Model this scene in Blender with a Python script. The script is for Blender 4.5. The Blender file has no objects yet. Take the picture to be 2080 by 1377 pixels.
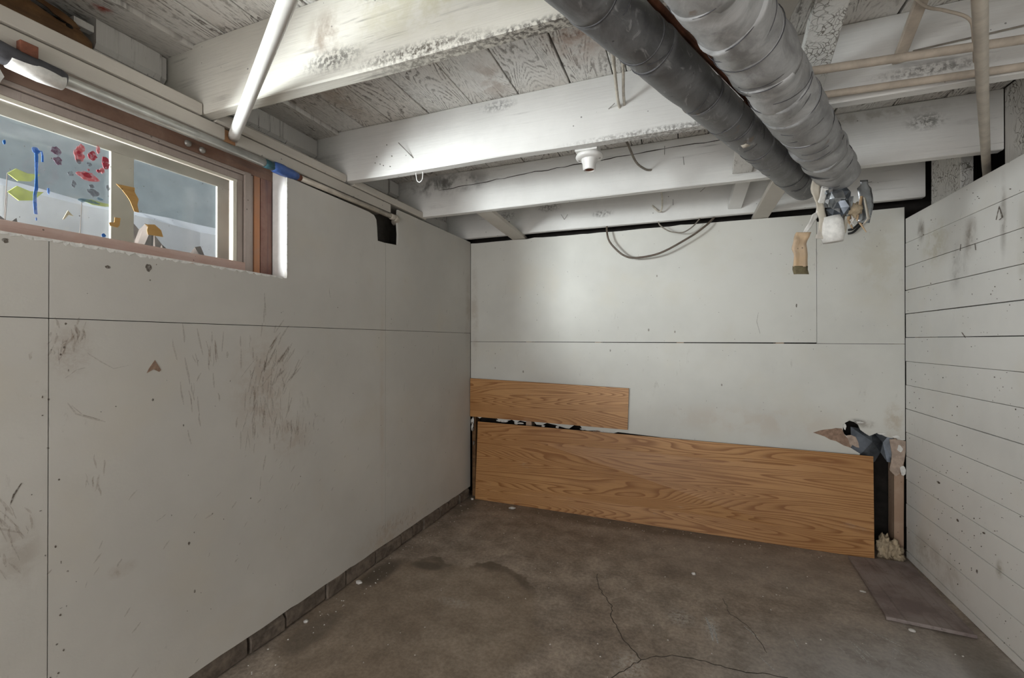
import bpy, bmesh, math, random
from mathutils import Vector, noise as mnoise

# ------------------------------------------------------------------ camera
scene = bpy.context.scene
col = scene.collection
EYE = 1.276
cam_data = bpy.data.cameras.new('camera')
cam_data.sensor_width = 36.0
cam_data.lens = 36.0 * 905.0 / 2080.0
cam_data.clip_start = 0.02
cam = bpy.data.objects.new('camera', cam_data)
cam.location = (0, 0, EYE)
cam.rotation_euler = (math.radians(90.22), 0, math.radians(21.15))
col.objects.link(cam)
scene.camera = cam

# ------------------------------------------------------------------ sky, daylight, exposure
world = bpy.data.worlds.new('overcast_sky')
scene.world = world
world.use_nodes = True
wbg = world.node_tree.nodes['Background']
wbg.inputs['Color'].default_value = (0.80, 0.86, 0.95, 1)
wbg.inputs['Strength'].default_value = 0.72


def area_light(name, loc, target, sx, sy, energy, color, spread=180):
    d = bpy.data.lights.new(name, 'AREA')
    d.shape = 'RECTANGLE'
    d.size, d.size_y = sx, sy
    d.energy = energy
    d.color = color
    d.spread = math.radians(spread)
    o = bpy.data.objects.new(name, d)
    o.location = loc
    o.rotation_euler = (Vector(target) - Vector(loc)).to_track_quat('-Z', 'Y').to_euler()
    col.objects.link(o)
    return o


# daylight standing in the window well, and an added fill lamp behind the camera
area_light('window_daylight', (-2.95, -2.6, 1.75), (-1.7, 0.9, 1.8), 1.0, 2.0, 370, (0.98, 0.99, 1.0), 80)
area_light('yard_daylight', (-2.75, -0.35, 1.62), (-1.2, 0.85, 1.85), 1.3, 1.2, 125, (0.98, 0.99, 1.0), 130)
area_light('snow_bounce', (-3.1, -0.25, 0.95), (-1.5, 0.95, 1.95), 1.7, 0.8, 85, (0.97, 0.985, 1.0), 120)
area_light('fill_light', (-0.8, -1.9, 1.15), (0.7, 1.8, 1.55), 2.2, 1.5, 62, (1.0, 0.975, 0.94))

vs = scene.view_settings
vs.view_transform = 'Standard'
vs.look = 'None'
vs.exposure = 0.0
vs.gamma = 1.0
vs.use_curve_mapping = False

R = random.Random(7)
XL, XR, YB = -1.635, 1.215, 3.285          # inner faces of the walls
ZJ, ZF = 2.10, 2.365                       # joist undersides, subfloor underside


# ------------------------------------------------------------------ node materials
class T:
    def __init__(s, name):
        s.m = bpy.data.materials.new(name)
        s.m.use_nodes = True
        s.nt = s.m.node_tree
        s.bsdf = s.nt.nodes['Principled BSDF']
        s.out = s.nt.nodes['Material Output']
        s._pos = None

    def n(s, t, **kw):
        nd = s.nt.nodes.new(t)
        for k, v in kw.items():
            setattr(nd, k, v)
        return nd

    def put(s, sock, v):
        if isinstance(v, bpy.types.NodeSocket):
            s.nt.links.new(v, sock)
        elif isinstance(v, (int, float)):
            if sock.type in ('RGBA',):
                sock.default_value = (v, v, v, 1)
            elif sock.type == 'VECTOR':
                sock.default_value = (v, v, v)
            else:
                sock.default_value = v
        else:
            v = tuple(v)
            if sock.type == 'RGBA' and len(v) == 3:
                v = v + (1,)
            sock.default_value = v

    @property
    def pos(s):
        if s._pos is None:
            s._pos = s.n('ShaderNodeNewGeometry').outputs['Position']
        return s._pos

    def vmath(s, op, a, b):
        nd = s.n('ShaderNodeVectorMath', operation=op)
        s.put(nd.inputs[0], a)
        s.put(nd.inputs[1], b)
        return nd.outputs['Value'] if op in ('LENGTH', 'DOT_PRODUCT') else nd.outputs[0]

    def sc(s, v, x, y, z):
        return s.vmath('MULTIPLY', v, (x, y, z))

    def math(s, op, a, b=0.0, clamp=False):
        nd = s.n('ShaderNodeMath', operation=op, use_clamp=clamp)
        s.put(nd.inputs[0], a)
        s.put(nd.inputs[1], b)
        return nd.outputs[0]

    def noise(s, v, scale, detail=4, rough=0.55, dist=0.0):
        nd = s.n('ShaderNodeTexNoise')
        s.put(nd.inputs['Vector'], v)
        nd.inputs['Scale'].default_value = scale
        nd.inputs['Detail'].default_value = detail
        nd.inputs['Roughness'].default_value = rough
        nd.inputs['Distortion'].default_value = dist
        return nd.outputs['Fac']

    def grain(s, ns):
        """break-up noise for stains, shared by stains of like size"""
        q = 7 if ns < 12 else 20 if ns < 32 else 70
        if not hasattr(s, '_gr'):
            s._gr = {}
        if q not in s._gr:
            s._gr[q] = s.step(s.noise(s.pos, q, 5, 0.67, 0.3), 0.40, 0.60)
        return s._gr[q]

    def voro(s, v, scale, feature='F1'):
        nd = s.n('ShaderNodeTexVoronoi', feature=feature)
        s.put(nd.inputs['Vector'], v)
        nd.inputs['Scale'].default_value = scale
        return nd

    def step(s, f, lo, hi, a=0.0, b=1.0):
        nd = s.n('ShaderNodeMapRange', interpolation_type='SMOOTHSTEP')
        s.put(nd.inputs[0], f)
        nd.inputs[1].default_value = lo
        nd.inputs[2].default_value = hi
        nd.inputs[3].default_value = a
        nd.inputs[4].default_value = b
        return nd.outputs[0]

    def mix(s, f, a, b):
        nd = s.n('ShaderNodeMix', data_type='RGBA')
        s.put(nd.inputs[0], f)
        s.put(nd.inputs[6], a)
        s.put(nd.inputs[7], b)
        return nd.outputs[2]

    def mul(s, a, f):
        nd = s.n('ShaderNodeMix', data_type='RGBA', blend_type='MULTIPLY')
        nd.inputs[0].default_value = 1.0
        s.put(nd.inputs[6], a)
        s.put(nd.inputs[7], f)
        return nd.outputs[2]

    def grey(s, f):
        nd = s.n('ShaderNodeCombineColor')
        for i in range(3):
            s.put(nd.inputs[i], f)
        return nd.outputs[0]

    def blob(s, c, r, lo=1.0, hi=0.15):
        d = s.vmath('SUBTRACT', s.pos, c)
        d = s.vmath('MULTIPLY', d, tuple(1.0 / q for q in r))
        return s.step(s.vmath('LENGTH', d, (0, 0, 0)), hi, lo, 1.0, 0.0)

    def rnd(s):
        return s.n('ShaderNodeObjectInfo').outputs['Random']

    def bump(s, h, strength=0.3, dist=0.01, normal=None):
        nd = s.n('ShaderNodeBump')
        nd.inputs['Strength'].default_value = strength
        nd.inputs['Distance'].default_value = dist
        s.put(nd.inputs['Height'], h)
        if normal is not None:
            s.nt.links.new(normal, nd.inputs['Normal'])
        return nd.outputs[0]

    def done(s, color, rough=0.6, bump=None, metal=0.0, spec=0.4, alpha=None):
        s.put(s.bsdf.inputs['Base Color'], color)
        s.put(s.bsdf.inputs['Roughness'], rough)
        s.put(s.bsdf.inputs['Metallic'], metal)
        s.bsdf.inputs['Specular IOR Level'].default_value = spec
        if bump is not None:
            s.nt.links.new(bump, s.bsdf.inputs['Normal'])
        if alpha is not None:
            s.put(s.bsdf.inputs['Alpha'], alpha)
        return s.m

    def specks(s, color, dark, scale=24, size=0.10, keep=0.55, stretch=(1, 1, 1), amt=0.8):
        v = s.voro(s.sc(s.pos, *stretch), scale)
        sep = s.n('ShaderNodeSeparateColor')
        s.nt.links.new(v.outputs['Color'], sep.inputs[0])
        k = s.step(sep.outputs[0], keep, 1.0, 0.0, size)
        k = s.math('SUBTRACT', k, v.outputs['Distance'])
        k = s.math('MULTIPLY', s.step(k, 0.0, 0.02), amt)
        return s.mix(k, color, dark)


def plain(name, c, rough=0.6, metal=0.0, var=0.12, scale=30, bump=0.15, spec=0.4):
    t = T(name)
    f = t.noise(t.pos, scale, 5, 0.6)
    cc = t.mul(c, t.grey(t.step(f, 0.25, 0.75, 1 - var, 1 + var)))
    return t.done(cc, rough, t.bump(f, bump, 0.004), metal, spec)


def wall_paint(name, c, blobs=(), dark=(0.16, 0.13, 0.105), fine=0.9):
    t = T(name)
    big = t.noise(t.pos, 1.3, 5, 0.6)
    cc = t.mul(c, t.grey(t.step(big, 0.3, 0.72, 0.90, 1.05)))
    tint = t.step(t.noise(t.pos, 3.1, 4), 0.5, 0.75)
    cc = t.mix(t.math('MULTIPLY', tint, 0.35), cc, (c[0] * 0.98, c[1] * 0.93, c[2] * 0.84))
    # faint rub marks, streaky
    sm = t.noise(t.sc(t.pos, 26, 26, 9), 1.0, 6, 0.7, 0.4)
    zone = t.step(t.noise(t.pos, 2.3, 3), 0.48, 0.66)
    k = t.math('MULTIPLY', t.step(sm, 0.60, 0.74), t.math('MULTIPLY', zone, 0.35))
    cc = t.mix(k, cc, dark)
    for (ctr, rad, clr, amt, ns) in blobs:
        b = t.blob(ctr, rad)
        nz = t.grain(ns)
        b = t.math('MULTIPLY', t.math('MULTIPLY', b, amt), t.math('ADD', t.math('MULTIPLY', nz, 0.75), 0.25))
        cc = t.mix(b, cc, clr)
    cc = t.specks(cc, dark, 17, 0.11, 0.80, (1, 1, 0.6), 0.75 * fine)
    cc = t.specks(cc, dark, 46, 0.13, 0.86, (1, 1, 0.8), 0.55 * fine)
    h = t.noise(t.pos, 90, 4, 0.6)
    return t.done(cc, 0.62, t.bump(h, 0.10, 0.003), 0, 0.3)


def painted_wood(name, c, axis, dark=(0.10, 0.09, 0.085), wear=0.5, blobs=(), crackle=0.0, grain=0.25):
    """white paint over rough timber, grain along axis"""
    t = T(name)
    st = {'x': (1.6, 34, 34), 'y': (34, 1.6, 34), 'z': (34, 34, 1.6)}[axis]
    st2 = {'x': (9, 120, 120), 'y': (120, 9, 120), 'z': (120, 120, 9)}[axis]
    seed = t.math('MULTIPLY', t.rnd(), 40.0)
    off = t.n('ShaderNodeCombineXYZ')
    for i in range(3):
        t.put(off.inputs[i], seed)
    p = t.vmath('ADD', t.pos, off.outputs[0])
    g = t.noise(t.sc(p, *st), 1.0, 5, 0.62, 0.6)
    g2 = t.noise(t.sc(p, *st2), 1.0, 3, 0.6)
    patch = t.noise(p, 2.6, 5, 0.6)
    cc = t.mul(c, t.grey(t.step(patch, 0.3, 0.7, 0.92, 1.05)))
    zone = t.step(patch, 0.62 - 0.25 * wear, 0.80 - 0.2 * wear)
    line = t.step(g, 0.57, 0.66)
    cc = t.mix(t.math('MULTIPLY', t.math('MULTIPLY', line, zone), 0.75 * wear + 0.1), cc, dark)
    cc = t.mix(t.math('MULTIPLY', t.step(g2, 0.60, 0.70), t.math('MULTIPLY', zone, 0.5 * wear)), cc, dark)
    for (ctr, rad, clr, amt, ns) in blobs:
        b = t.blob(ctr, rad)
        nz = t.grain(ns)
        cc = t.mix(t.math('MULTIPLY', t.math('MULTIPLY', b, amt), nz), cc, clr)
    h = t.math('ADD', g, t.math('MULTIPLY', g2, 0.35))
    nrm = t.bump(h, grain, 0.006)
    if crackle:
        cst = {'x': (10, 26, 26), 'y': (26, 10, 26), 'z': (26, 26, 10)}[axis]
        wob = t.n('ShaderNodeTexNoise')
        t.put(wob.inputs['Vector'], p)
        wob.inputs['Scale'].default_value = 18
        pw = t.vmath('ADD', t.sc(p, *cst), t.sc(wob.outputs['Color'], 1.6, 1.6, 1.6))
        v = t.voro(pw, 2.2, 'DISTANCE_TO_EDGE')
        e = t.step(v.outputs['Distance'], 0.02, 0.07, 1.0, 0.0)
        keep = t.step(t.noise(p, 7, 3), 0.40, 0.55)
        e = t.math('MULTIPLY', e, keep)
        cc = t.mix(t.math('MULTIPLY', e, crackle), cc, dark)
        nrm = t.bump(t.math('SUBTRACT', 1.0, e), 0.5, 0.004, nrm)
    cc = t.specks(cc, dark, 30, 0.12, 0.80, (1, 1, 1), 0.7)
    return t.done(cc, 0.6, nrm, 0, 0.3)


def subfloor_mat(name, blobs):
    """thin whitewash over coarse softwood boards: grain shows through as broken dark lines"""
    t = T(name)
    seed = t.math('MULTIPLY', t.rnd(), 60.0)
    off = t.n('ShaderNodeCombineXYZ')
    t.put(off.inputs[0], seed)
    t.put(off.inputs[1], seed)
    p = t.vmath('ADD', t.pos, off.outputs[0])
    w = t.noise(t.sc(p, 7.0, 1.3, 1.0), 1.0, 1.5, 0.45, 0.5)
    fr = t.math('FRACT', t.math('MULTIPLY', w, 34.0))
    line = t.math('MULTIPLY', t.step(fr, 0.0, 0.10), t.step(fr, 0.22, 0.55, 1.0, 0.0))
    br = t.noise(t.sc(p, 90, 40, 1), 1.0, 4, 0.65)
    zone = t.step(t.noise(p, 3.4, 5, 0.6), 0.36, 0.60)
    k = t.math('MULTIPLY', line, t.math('MULTIPLY', t.step(br, 0.40, 0.58), t.math('ADD', t.math('MULTIPLY', zone, 0.6), 0.25)))
    saw = t.noise(t.sc(p, 10, 190, 1), 1.0, 3, 0.6)
    fine = t.noise(t.sc(p, 260, 60, 1), 1.0, 3, 0.65)
    cc = t.mix(t.step(t.noise(p, 2.2, 4), 0.35, 0.65), (0.80, 0.79, 0.765), (0.70, 0.67, 0.63))
    cc = t.mix(t.math('MULTIPLY', t.step(fine, 0.50, 0.66), t.math('ADD', t.math('MULTIPLY', zone, 0.30), 0.10)), cc, (0.22, 0.195, 0.175))
    cc = t.mix(k, cc, (0.13, 0.11, 0.095))
    cc = t.mix(t.math('MULTIPLY', t.step(saw, 0.60, 0.72), t.math('MULTIPLY', zone, 0.28)), cc, (0.25, 0.22, 0.20))
    for (ctr, rad, clr, amt, ns) in blobs:
        b = t.blob(ctr, rad)
        nz = t.grain(ns)
        cc = t.mix(t.math('MULTIPLY', t.math('MULTIPLY', b, amt), nz), cc, clr)
    h = t.math('SUBTRACT', 1.0, t.math('ADD', k, t.math('MULTIPLY', fine, 0.4)))
    return t.done(cc, 0.65, t.bump(h, 0.4, 0.004), 0, 0.3)


def oak_panel(name):
    t = T(name)
    p = t.sc(t.pos, 0.36, 1.0, 5.4)
    seed = t.math('MULTIPLY', t.rnd(), 23.0)
    off = t.n('ShaderNodeCombineXYZ')
    t.put(off.inputs[0], seed)
    p = t.vmath('ADD', p, off.outputs[0])
    w = t.noise(p, 1.15, 1.5, 0.45, 0.55)
    wig = t.noise(t.sc(t.pos, 2.5, 1, 30), 1.0, 3, 0.5)
    f = t.math('ADD', t.math('MULTIPLY', w, 38.0), t.math('MULTIPLY', wig, 0.55))
    fr = t.math('FRACT', f)
    r1 = t.step(fr, 0.0, 0.75, 1.0, 0.0)
    r2 = t.step(fr, 0.90, 1.0, 0.0, 1.0)
    ring = t.math('MAXIMUM', r1, r2)
    ring = t.math('MULTIPLY', ring, ring)
    pores = t.noise(t.sc(t.pos, 7, 1, 330), 1.0, 3, 0.6)
    big = t.noise(t.sc(t.pos, 0.9, 1, 2.4), 1.0, 3)
    base = t.mix(t.step(big, 0.35, 0.65), (0.43, 0.215, 0.076), (0.53, 0.285, 0.115))
    cc = t.mix(t.math('MULTIPLY', ring, 0.80), base, (0.245, 0.092, 0.024))
    cc = t.mix(t.math('MULTIPLY', t.step(pores, 0.52, 0.66), 0.42), cc, (0.22, 0.10, 0.035))
    dust = t.math('MULTIPLY', t.step(t.noise(t.sc(t.pos, 3, 1, 7), 1.2, 5, 0.7), 0.60, 0.78), 0.28)
    cc = t.mix(dust, cc, (0.48, 0.42, 0.36))
    cc = t.specks(cc, (0.09, 0.05, 0.03), 20, 0.07, 0.86, (1, 1, 1), 0.8)
    return t.done(cc, 0.42, t.bump(pores, 0.05, 0.002), 0, 0.4)


def concrete_floor(name):
    t = T(name)
    n1 = t.noise(t.pos, 1.6, 6, 0.62)
    n2 = t.noise(t.pos, 7.5, 7, 0.66)
    n3 = t.noise(t.pos, 60, 5, 0.7)
    cc = t.mix(t.step(n1, 0.32, 0.68), (0.27, 0.215, 0.17), (0.37, 0.31, 0.255))
    cc = t.mul(cc, t.grey(t.step(n2, 0.28, 0.72, 0.66, 1.24)))
    cc = t.mul(cc, t.grey(t.step(n3, 0.3, 0.7, 0.82, 1.15)))
    # bare grey, scraped concrete towards the right
    g = t.blob((1.0, 1.75, 0), (1.15, 0.95, 1), 1.0, 0.2)
    g = t.math('MULTIPLY', g, t.step(n2, 0.30, 0.55, 0.55, 1.0))
    cc = t.mix(t.math('MULTIPLY', g, 0.85), cc, (0.43, 0.435, 0.44))
    g2 = t.math('MULTIPLY', t.blob((0.45, 2.9, 0), (1.2, 0.55, 1)), 0.35)
    cc = t.mix(g2, cc, (0.32, 0.29, 0.265))
    # scrape streaks
    rot = t.n('ShaderNodeVectorRotate', rotation_type='Z_AXIS')
    t.put(rot.inputs['Vector'], t.pos)
    rot.inputs['Angle'].default_value = 0.5
    stv = t.noise(t.sc(rot.outputs[0], 22, 2.6, 1), 1.0, 5, 0.65)
    k = t.math('MULTIPLY', t.step(stv, 0.60, 0.74), t.math('MULTIPLY', t.blob((0.75, 1.9, 0), (0.85, 0.75, 1)), 0.55))
    cc = t.mix(k, cc, (0.55, 0.55, 0.55))
    for (x, y, rx, ry) in ((0.11, 2.17, 0.05, 0.14), (-1.05, 1.93, 0.13, 0.05), (-0.02, 2.2, 0.09, 0.1), (-0.20, 1.80, 0.10, 0.12),
                           (0.93, 2.87, 0.03, 0.2), (0.62, 1.98, 0.05, 0.16)):
        b = t.math('MULTIPLY', t.blob((x, y, 0), (rx, ry, 1)), t.grain(40))
        cc = t.mix(t.math('MULTIPLY', b, 0.5), cc, (0.6, 0.57, 0.53))
    # dried water stain: darker brown inside, tide mark on the rim
    wv = t.n('ShaderNodeTexNoise')
    t.put(wv.inputs['Vector'], t.pos)
    wv.inputs['Scale'].default_value = 4.5
    wv.inputs['Detail'].default_value = 5
    wp = t.vmath('ADD', t.pos, t.sc(t.vmath('SUBTRACT', wv.outputs['Color'], (0.5, 0.5, 0.5)), 0.30, 0.30, 0))
    d = t.vmath('LENGTH', t.sc(t.vmath('SUBTRACT', wp, (-1.15, 1.74, 0)), 1.0, 1.0, 0), (0, 0, 0))
    inside = t.step(d, 0.52, 0.60, 1.0, 0.0)
    rim = t.math('MULTIPLY', t.step(d, 0.50, 0.585), t.step(d, 0.60, 0.615, 1.0, 0.0))
    up = t.blob((-1.10, 2.25, 0), (0.62, 0.30, 1), 1.0, 0.4)
    rim = t.math('MULTIPLY', rim, t.math('MULTIPLY', up, t.step(t.noise(t.pos, 5, 3), 0.38, 0.52)))
    cc = t.mix(t.math('MULTIPLY', inside, 0.35), cc, (0.225, 0.165, 0.105))
    cc = t.mix(t.math('MULTIPLY', rim, 0.75), cc, (0.105, 0.080, 0.056))
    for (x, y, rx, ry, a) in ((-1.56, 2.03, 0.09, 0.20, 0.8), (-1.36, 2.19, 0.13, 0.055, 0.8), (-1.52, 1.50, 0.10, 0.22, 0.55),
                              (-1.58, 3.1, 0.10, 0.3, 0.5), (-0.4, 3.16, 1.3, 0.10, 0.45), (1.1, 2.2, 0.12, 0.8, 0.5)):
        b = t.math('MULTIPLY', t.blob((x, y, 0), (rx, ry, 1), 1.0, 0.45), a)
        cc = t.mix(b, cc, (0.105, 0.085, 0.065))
    cc = t.specks(cc, (0.55, 0.53, 0.50), 15, 0.045, 0.72, (1, 1, 0), 0.8)
    cc = t.specks(cc, (0.035, 0.03, 0.028), 11, 0.05, 0.78, (1, 0.8, 0), 0.8)
    h = t.math('ADD', n2, t.math('MULTIPLY', n3, 0.3))
    return t.done(cc, 0.55, t.bump(h, 0.22, 0.008), 0, 0.35)


def duct_tape(name, c):
    t = T(name)
    r = t.rnd()
    n1 = t.noise(t.pos, 9, 6, 0.65, 0.8)
    n2 = t.noise(t.sc(t.pos, 30, 14, 30), 1.0, 5, 0.6, 1.2)
    cc = t.mul(c, t.grey(t.math('ADD', t.math('MULTIPLY', r, 0.5), 0.72)))
    cc = t.mul(cc, t.grey(t.step(n1, 0.3, 0.7, 0.62, 1.35)))
    cc = t.mix(t.math('MULTIPLY', t.step(n2, 0.58, 0.70), 0.42), cc, (0.50, 0.50, 0.50))
    cc = t.mix(t.math('MULTIPLY', t.step(t.noise(t.pos, 16, 4), 0.66, 0.74), 0.6), cc, (0.20, 0.14, 0.09))
    cc = t.specks(cc, (0.03, 0.03, 0.03), 40, 0.12, 0.8, (1, 1, 1), 0.7)
    return t.done(cc, t.step(n1, 0.3, 0.7, 0.36, 0.6), t.bump(n2, 0.28, 0.006), 0.15, 0.5)


def weather_board(name, c1, c2, c3, axis):
    """bare, stained old wood with scraps of paint"""
    t = T(name)
    st = {'x': (2, 40, 40), 'y': (40, 2, 40), 'z': (40, 40, 2)}[axis]
    g = t.noise(t.sc(t.pos, *st), 1.0, 5, 0.6, 0.4)
    p = t.noise(t.pos, 5, 6, 0.65)
    cc = t.mix(t.step(p, 0.38, 0.62), c1, c2)
    cc = t.mix(t.math('MULTIPLY', t.step(g, 0.5, 0.7), 0.5), cc, c3)
    cc = t.specks(cc, (0.05, 0.04, 0.035), 60, 0.2, 0.75, (1, 1, 1), 0.7)
    return t.done(cc, 0.65, t.bump(g, 0.3, 0.005), 0, 0.3)


M = {}
M['drywall_left'] = wall_paint('cream_wall_paint', (0.575, 0.555, 0.515), (
    ((XL, 1.36, 1.08), (0.2, 0.20, 0.30), (0.40, 0.33, 0.27), 0.55, 22),
    ((XL, 1.50, 0.85), (0.2, 0.14, 0.13), (0.40, 0.33, 0.27), 0.5, 26),
    ((XL, 0.63, 0.72), (0.2, 0.06, 0.12), (0.33, 0.28, 0.23), 0.45, 30),
    ((XL, 0.86, 0.564), (0.2, 0.05, 0.03), (0.30, 0.23, 0.17), 0.6, 30),
    ((XL, 0.73, 1.25), (0.2, 0.08, 0.12), (0.36, 0.29, 0.24), 0.35, 34),
    ((XL, 2.25, 0.14), (0.2, 0.45, 0.12), (0.42, 0.32, 0.23), 0.45, 14),
    ((XL, 3.24, 1.45), (0.2, 0.07, 0.60), (0.38, 0.34, 0.29), 0.55, 9),
    ((XL, 2.14, 0.9), (0.2, 0.03, 0.9), (0.48, 0.38, 0.29), 0.35, 6)))
M['drywall_back'] = wall_paint('grey_white_wall_paint', (0.64, 0.635, 0.595), (
    ((1.10, YB, 1.75), (0.22, 0.2, 0.35), (0.47, 0.42, 0.30), 0.35, 9),
    ((0.975, YB, 0.785), (0.055, 0.2, 0.028), (0.035, 0.03, 0.03), 1.0, 6),
    ((1.02, YB, 0.77), (0.07, 0.2, 0.035), (0.25, 0.22, 0.19), 0.7, 12),
    ((0.4, YB, 0.75), (0.8, 0.2, 0.14), (0.52, 0.42, 0.33), 0.35, 8),
    ((1.16, YB, 0.80), (0.07, 0.2, 0.16), (0.44, 0.36, 0.26), 0.55, 12),
    ((-1.60, YB, 1.5), (0.05, 0.2, 0.6), (0.40, 0.34, 0.28), 0.5, 10)))
M['boards_right'] = wall_paint('white_board_paint', (0.76, 0.755, 0.73), (
    ((XR, 3.10, 1.88), (0.2, 0.055, 0.09), (0.16, 0.13, 0.10), 0.75, 8),
    ((XR, 2.64, 1.74), (0.2, 0.075, 0.13), (0.17, 0.13, 0.10), 0.80, 9),
    ((XR, 2.74, 1.62), (0.2, 0.10, 0.16), (0.36, 0.35, 0.33), 0.7, 9),
    ((XR, 2.42, 1.78), (0.2, 0.03, 0.22), (0.33, 0.31, 0.28), 0.75, 9),
    ((XR, 2.30, 1.65), (0.2, 0.05, 0.25), (0.46, 0.44, 0.37), 0.6, 9),
    ((XR, 2.95, 1.78), (0.2, 0.20, 0.16), (0.50, 0.46, 0.33), 0.5, 12),
    ((XR, 3.0, 0.12), (0.2, 0.5, 0.16), (0.42, 0.38, 0.32), 0.55, 9),
    ((XR, 2.45, 0.33), (0.2, 0.035, 0.05), (0.34, 0.31, 0.24), 0.8, 30)), fine=1.25)
M['gypsum_edge'] = plain('gypsum_edge', (0.72, 0.71, 0.68), 0.8, var=0.15, scale=60, bump=0.4)
M['brown_core'] = plain('torn_wallboard_core', (0.30, 0.20, 0.145), 0.85, var=0.3, scale=45, bump=0.4)
M['torn_paper'] = plain('torn_wall_paper', (0.42, 0.33, 0.27), 0.85, var=0.25, scale=35, bump=0.3)
M['joist'] = painted_wood('white_joist_paint', (0.75, 0.745, 0.725), 'x', wear=0.45, blobs=(
    ((-0.78, 1.84, 2.33), (0.12, 0.3, 0.035), (0.20, 0.20, 0.20), 0.7, 50),
    ((0.0, 1.84, 2.105), (0.6, 0.3, 0.02), (0.16, 0.15, 0.14), 0.8, 80),
    ((0.75, 1.84, 2.16), (0.20, 0.3, 0.03), (0.18, 0.17, 0.16), 0.8, 60),
    ((1.02, 2.55, 2.27), (0.10, 0.3, 0.05), (0.15, 0.145, 0.13), 0.8, 60),
    ((0.80, 2.55, 2.33), (0.4, 0.3, 0.04), (0.42, 0.40, 0.36), 0.6, 12),
    ((-0.55, 3.22, 2.19), (0.10, 0.3, 0.035), (0.18, 0.17, 0.16), 0.8, 60),
    ((-0.95, 3.22, 2.28), (0.12, 0.3, 0.05), (0.18, 0.17, 0.16), 0.8, 60),
    ((-1.45, 2.55, 2.30), (0.45, 0.3, 0.10), (0.09, 0.085, 0.08), 0.85, 10),
    ((-1.30, 3.22, 2.25), (0.12, 0.3, 0.05), (0.13, 0.12, 0.11), 0.6, 50)))
M['joist_weathered'] = painted_wood('yellowed_joist_paint', (0.64, 0.62, 0.56), 'x', wear=0.65, grain=0.4, blobs=(
    ((-0.55, 1.10, 2.26), (0.75, 0.3, 0.14), (0.53, 0.50, 0.375), 0.85, 3),
    ((-1.06, 1.10, 2.24), (0.10, 0.3, 0.12), (0.28, 0.22, 0.175), 0.75, 7),
    ((-1.03, 1.10, 2.16), (0.16, 0.3, 0.05), (0.10, 0.09, 0.08), 0.85, 80),
    ((-0.72, 1.10, 2.115), (0.30, 0.3, 0.035), (0.09, 0.075, 0.06), 0.95, 90),
    ((-0.62, 1.10, 2.31), (0.40, 0.3, 0.04), (0.24, 0.20, 0.13), 0.7, 60),
    ((-0.35, 1.12, 2.10), (0.40, 0.3, 0.02), (0.10, 0.09, 0.08), 0.9, 90)))
M['subfloor'] = subfloor_mat('whitewashed_subfloor', (
    ((-0.36, 1.5, 2.36), (0.16, 0.30, 0.1), (0.40, 0.24, 0.17), 0.75, 9),
    ((-1.45, 1.5, 2.36), (0.10, 0.4, 0.1), (0.45, 0.38, 0.31), 0.7, 6),
    ((-0.75, 1.7, 2.36), (0.12, 0.2, 0.1), (0.42, 0.33, 0.27), 0.6, 9),
    ((-1.76, 0.78, 2.34), (0.05, 0.05, 0.1), (0.40, 0.09, 0.055), 1.0, 16),
    ((-1.75, 0.86, 2.34), (0.04, 0.035, 0.1), (0.40, 0.08, 0.05), 1.0, 20)))
M['alligator'] = painted_wood('alligatored_white_paint', (0.72, 0.71, 0.68), 'z', dark=(0.14, 0.125, 0.10), wear=0.4, crackle=0.85, grain=0.4)
M['trim'] = painted_wood('beige_plate_paint', (0.56, 0.525, 0.47), 'y', wear=0.22, grain=0.15)
M['stone'] = painted_wood('limewashed_stone', (0.68, 0.665, 0.64), 'z', dark=(0.10, 0.09, 0.085), wear=1.0, grain=0.6)
M['oak'] = oak_panel('oak_print_panel')
M['panel_edge'] = plain('dark_panel_edge', (0.085, 0.05, 0.03), 0.7)
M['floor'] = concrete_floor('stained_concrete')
M['crack'] = plain('crack_dark', (0.055, 0.046, 0.038), 0.9)
M['void'] = plain('dark_cavity', (0.018, 0.015, 0.013), 0.95, var=0.4, scale=14)
M['foundation'] = plain('rough_foundation', (0.10, 0.09, 0.08), 0.95, var=0.3, scale=12, bump=0.5)
M['brick'] = plain('dusty_brick', (0.155, 0.125, 0.10), 0.9, var=0.45, scale=26, bump=0.7)
M['plywood'] = weather_board('dirty_plywood', (0.20, 0.158, 0.150), (0.30, 0.255, 0.24), (0.12, 0.092, 0.085), 'y')
M['duct_dark'] = duct_tape('dark_grey_duct_tape', (0.150, 0.152, 0.156))
M['duct_light'] = duct_tape('light_grey_duct_tape', (0.33, 0.332, 0.335))
M['foil'] = plain('crumpled_foil', (0.36, 0.38, 0.40), 0.25, 0.85, var=0.3, scale=20, bump=0.3)
M['foil_dark'] = plain('blued_sheet_metal', (0.10, 0.112, 0.13), 0.28, 0.75, var=0.4, scale=14, bump=0.2)
M['cream_tape'] = weather_board('cream_cloth_tape', (0.60, 0.55, 0.46), (0.45, 0.42, 0.38), (0.28, 0.26, 0.24), 'z')
M['tan_tape'] = weather_board('tan_tape_backing', (0.62, 0.44, 0.27), (0.55, 0.42, 0.30), (0.40, 0.27, 0.15), 'z')
M['olive_tape'] = plain('dark_olive_tape', (0.15, 0.125, 0.07), 0.8, var=0.35, scale=50)
M['white_wrap'] = plain('white_plaster_wrap', (0.74, 0.73, 0.70), 0.75, var=0.15, scale=40, bump=0.4)
M['white_pipe'] = plain('white_pipe_paint', (0.74, 0.73, 0.70), 0.32, var=0.05, scale=12, bump=0.05, spec=0.5)
M['steel_pipe'] = plain('galvanised_pipe', (0.50, 0.50, 0.47), 0.28, 0.35, var=0.15, scale=18, bump=0.08, spec=0.6)
M['cream_pipe'] = plain('cream_painted_pipe', (0.52, 0.47, 0.40), 0.45, var=0.18, scale=16, bump=0.12)
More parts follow.
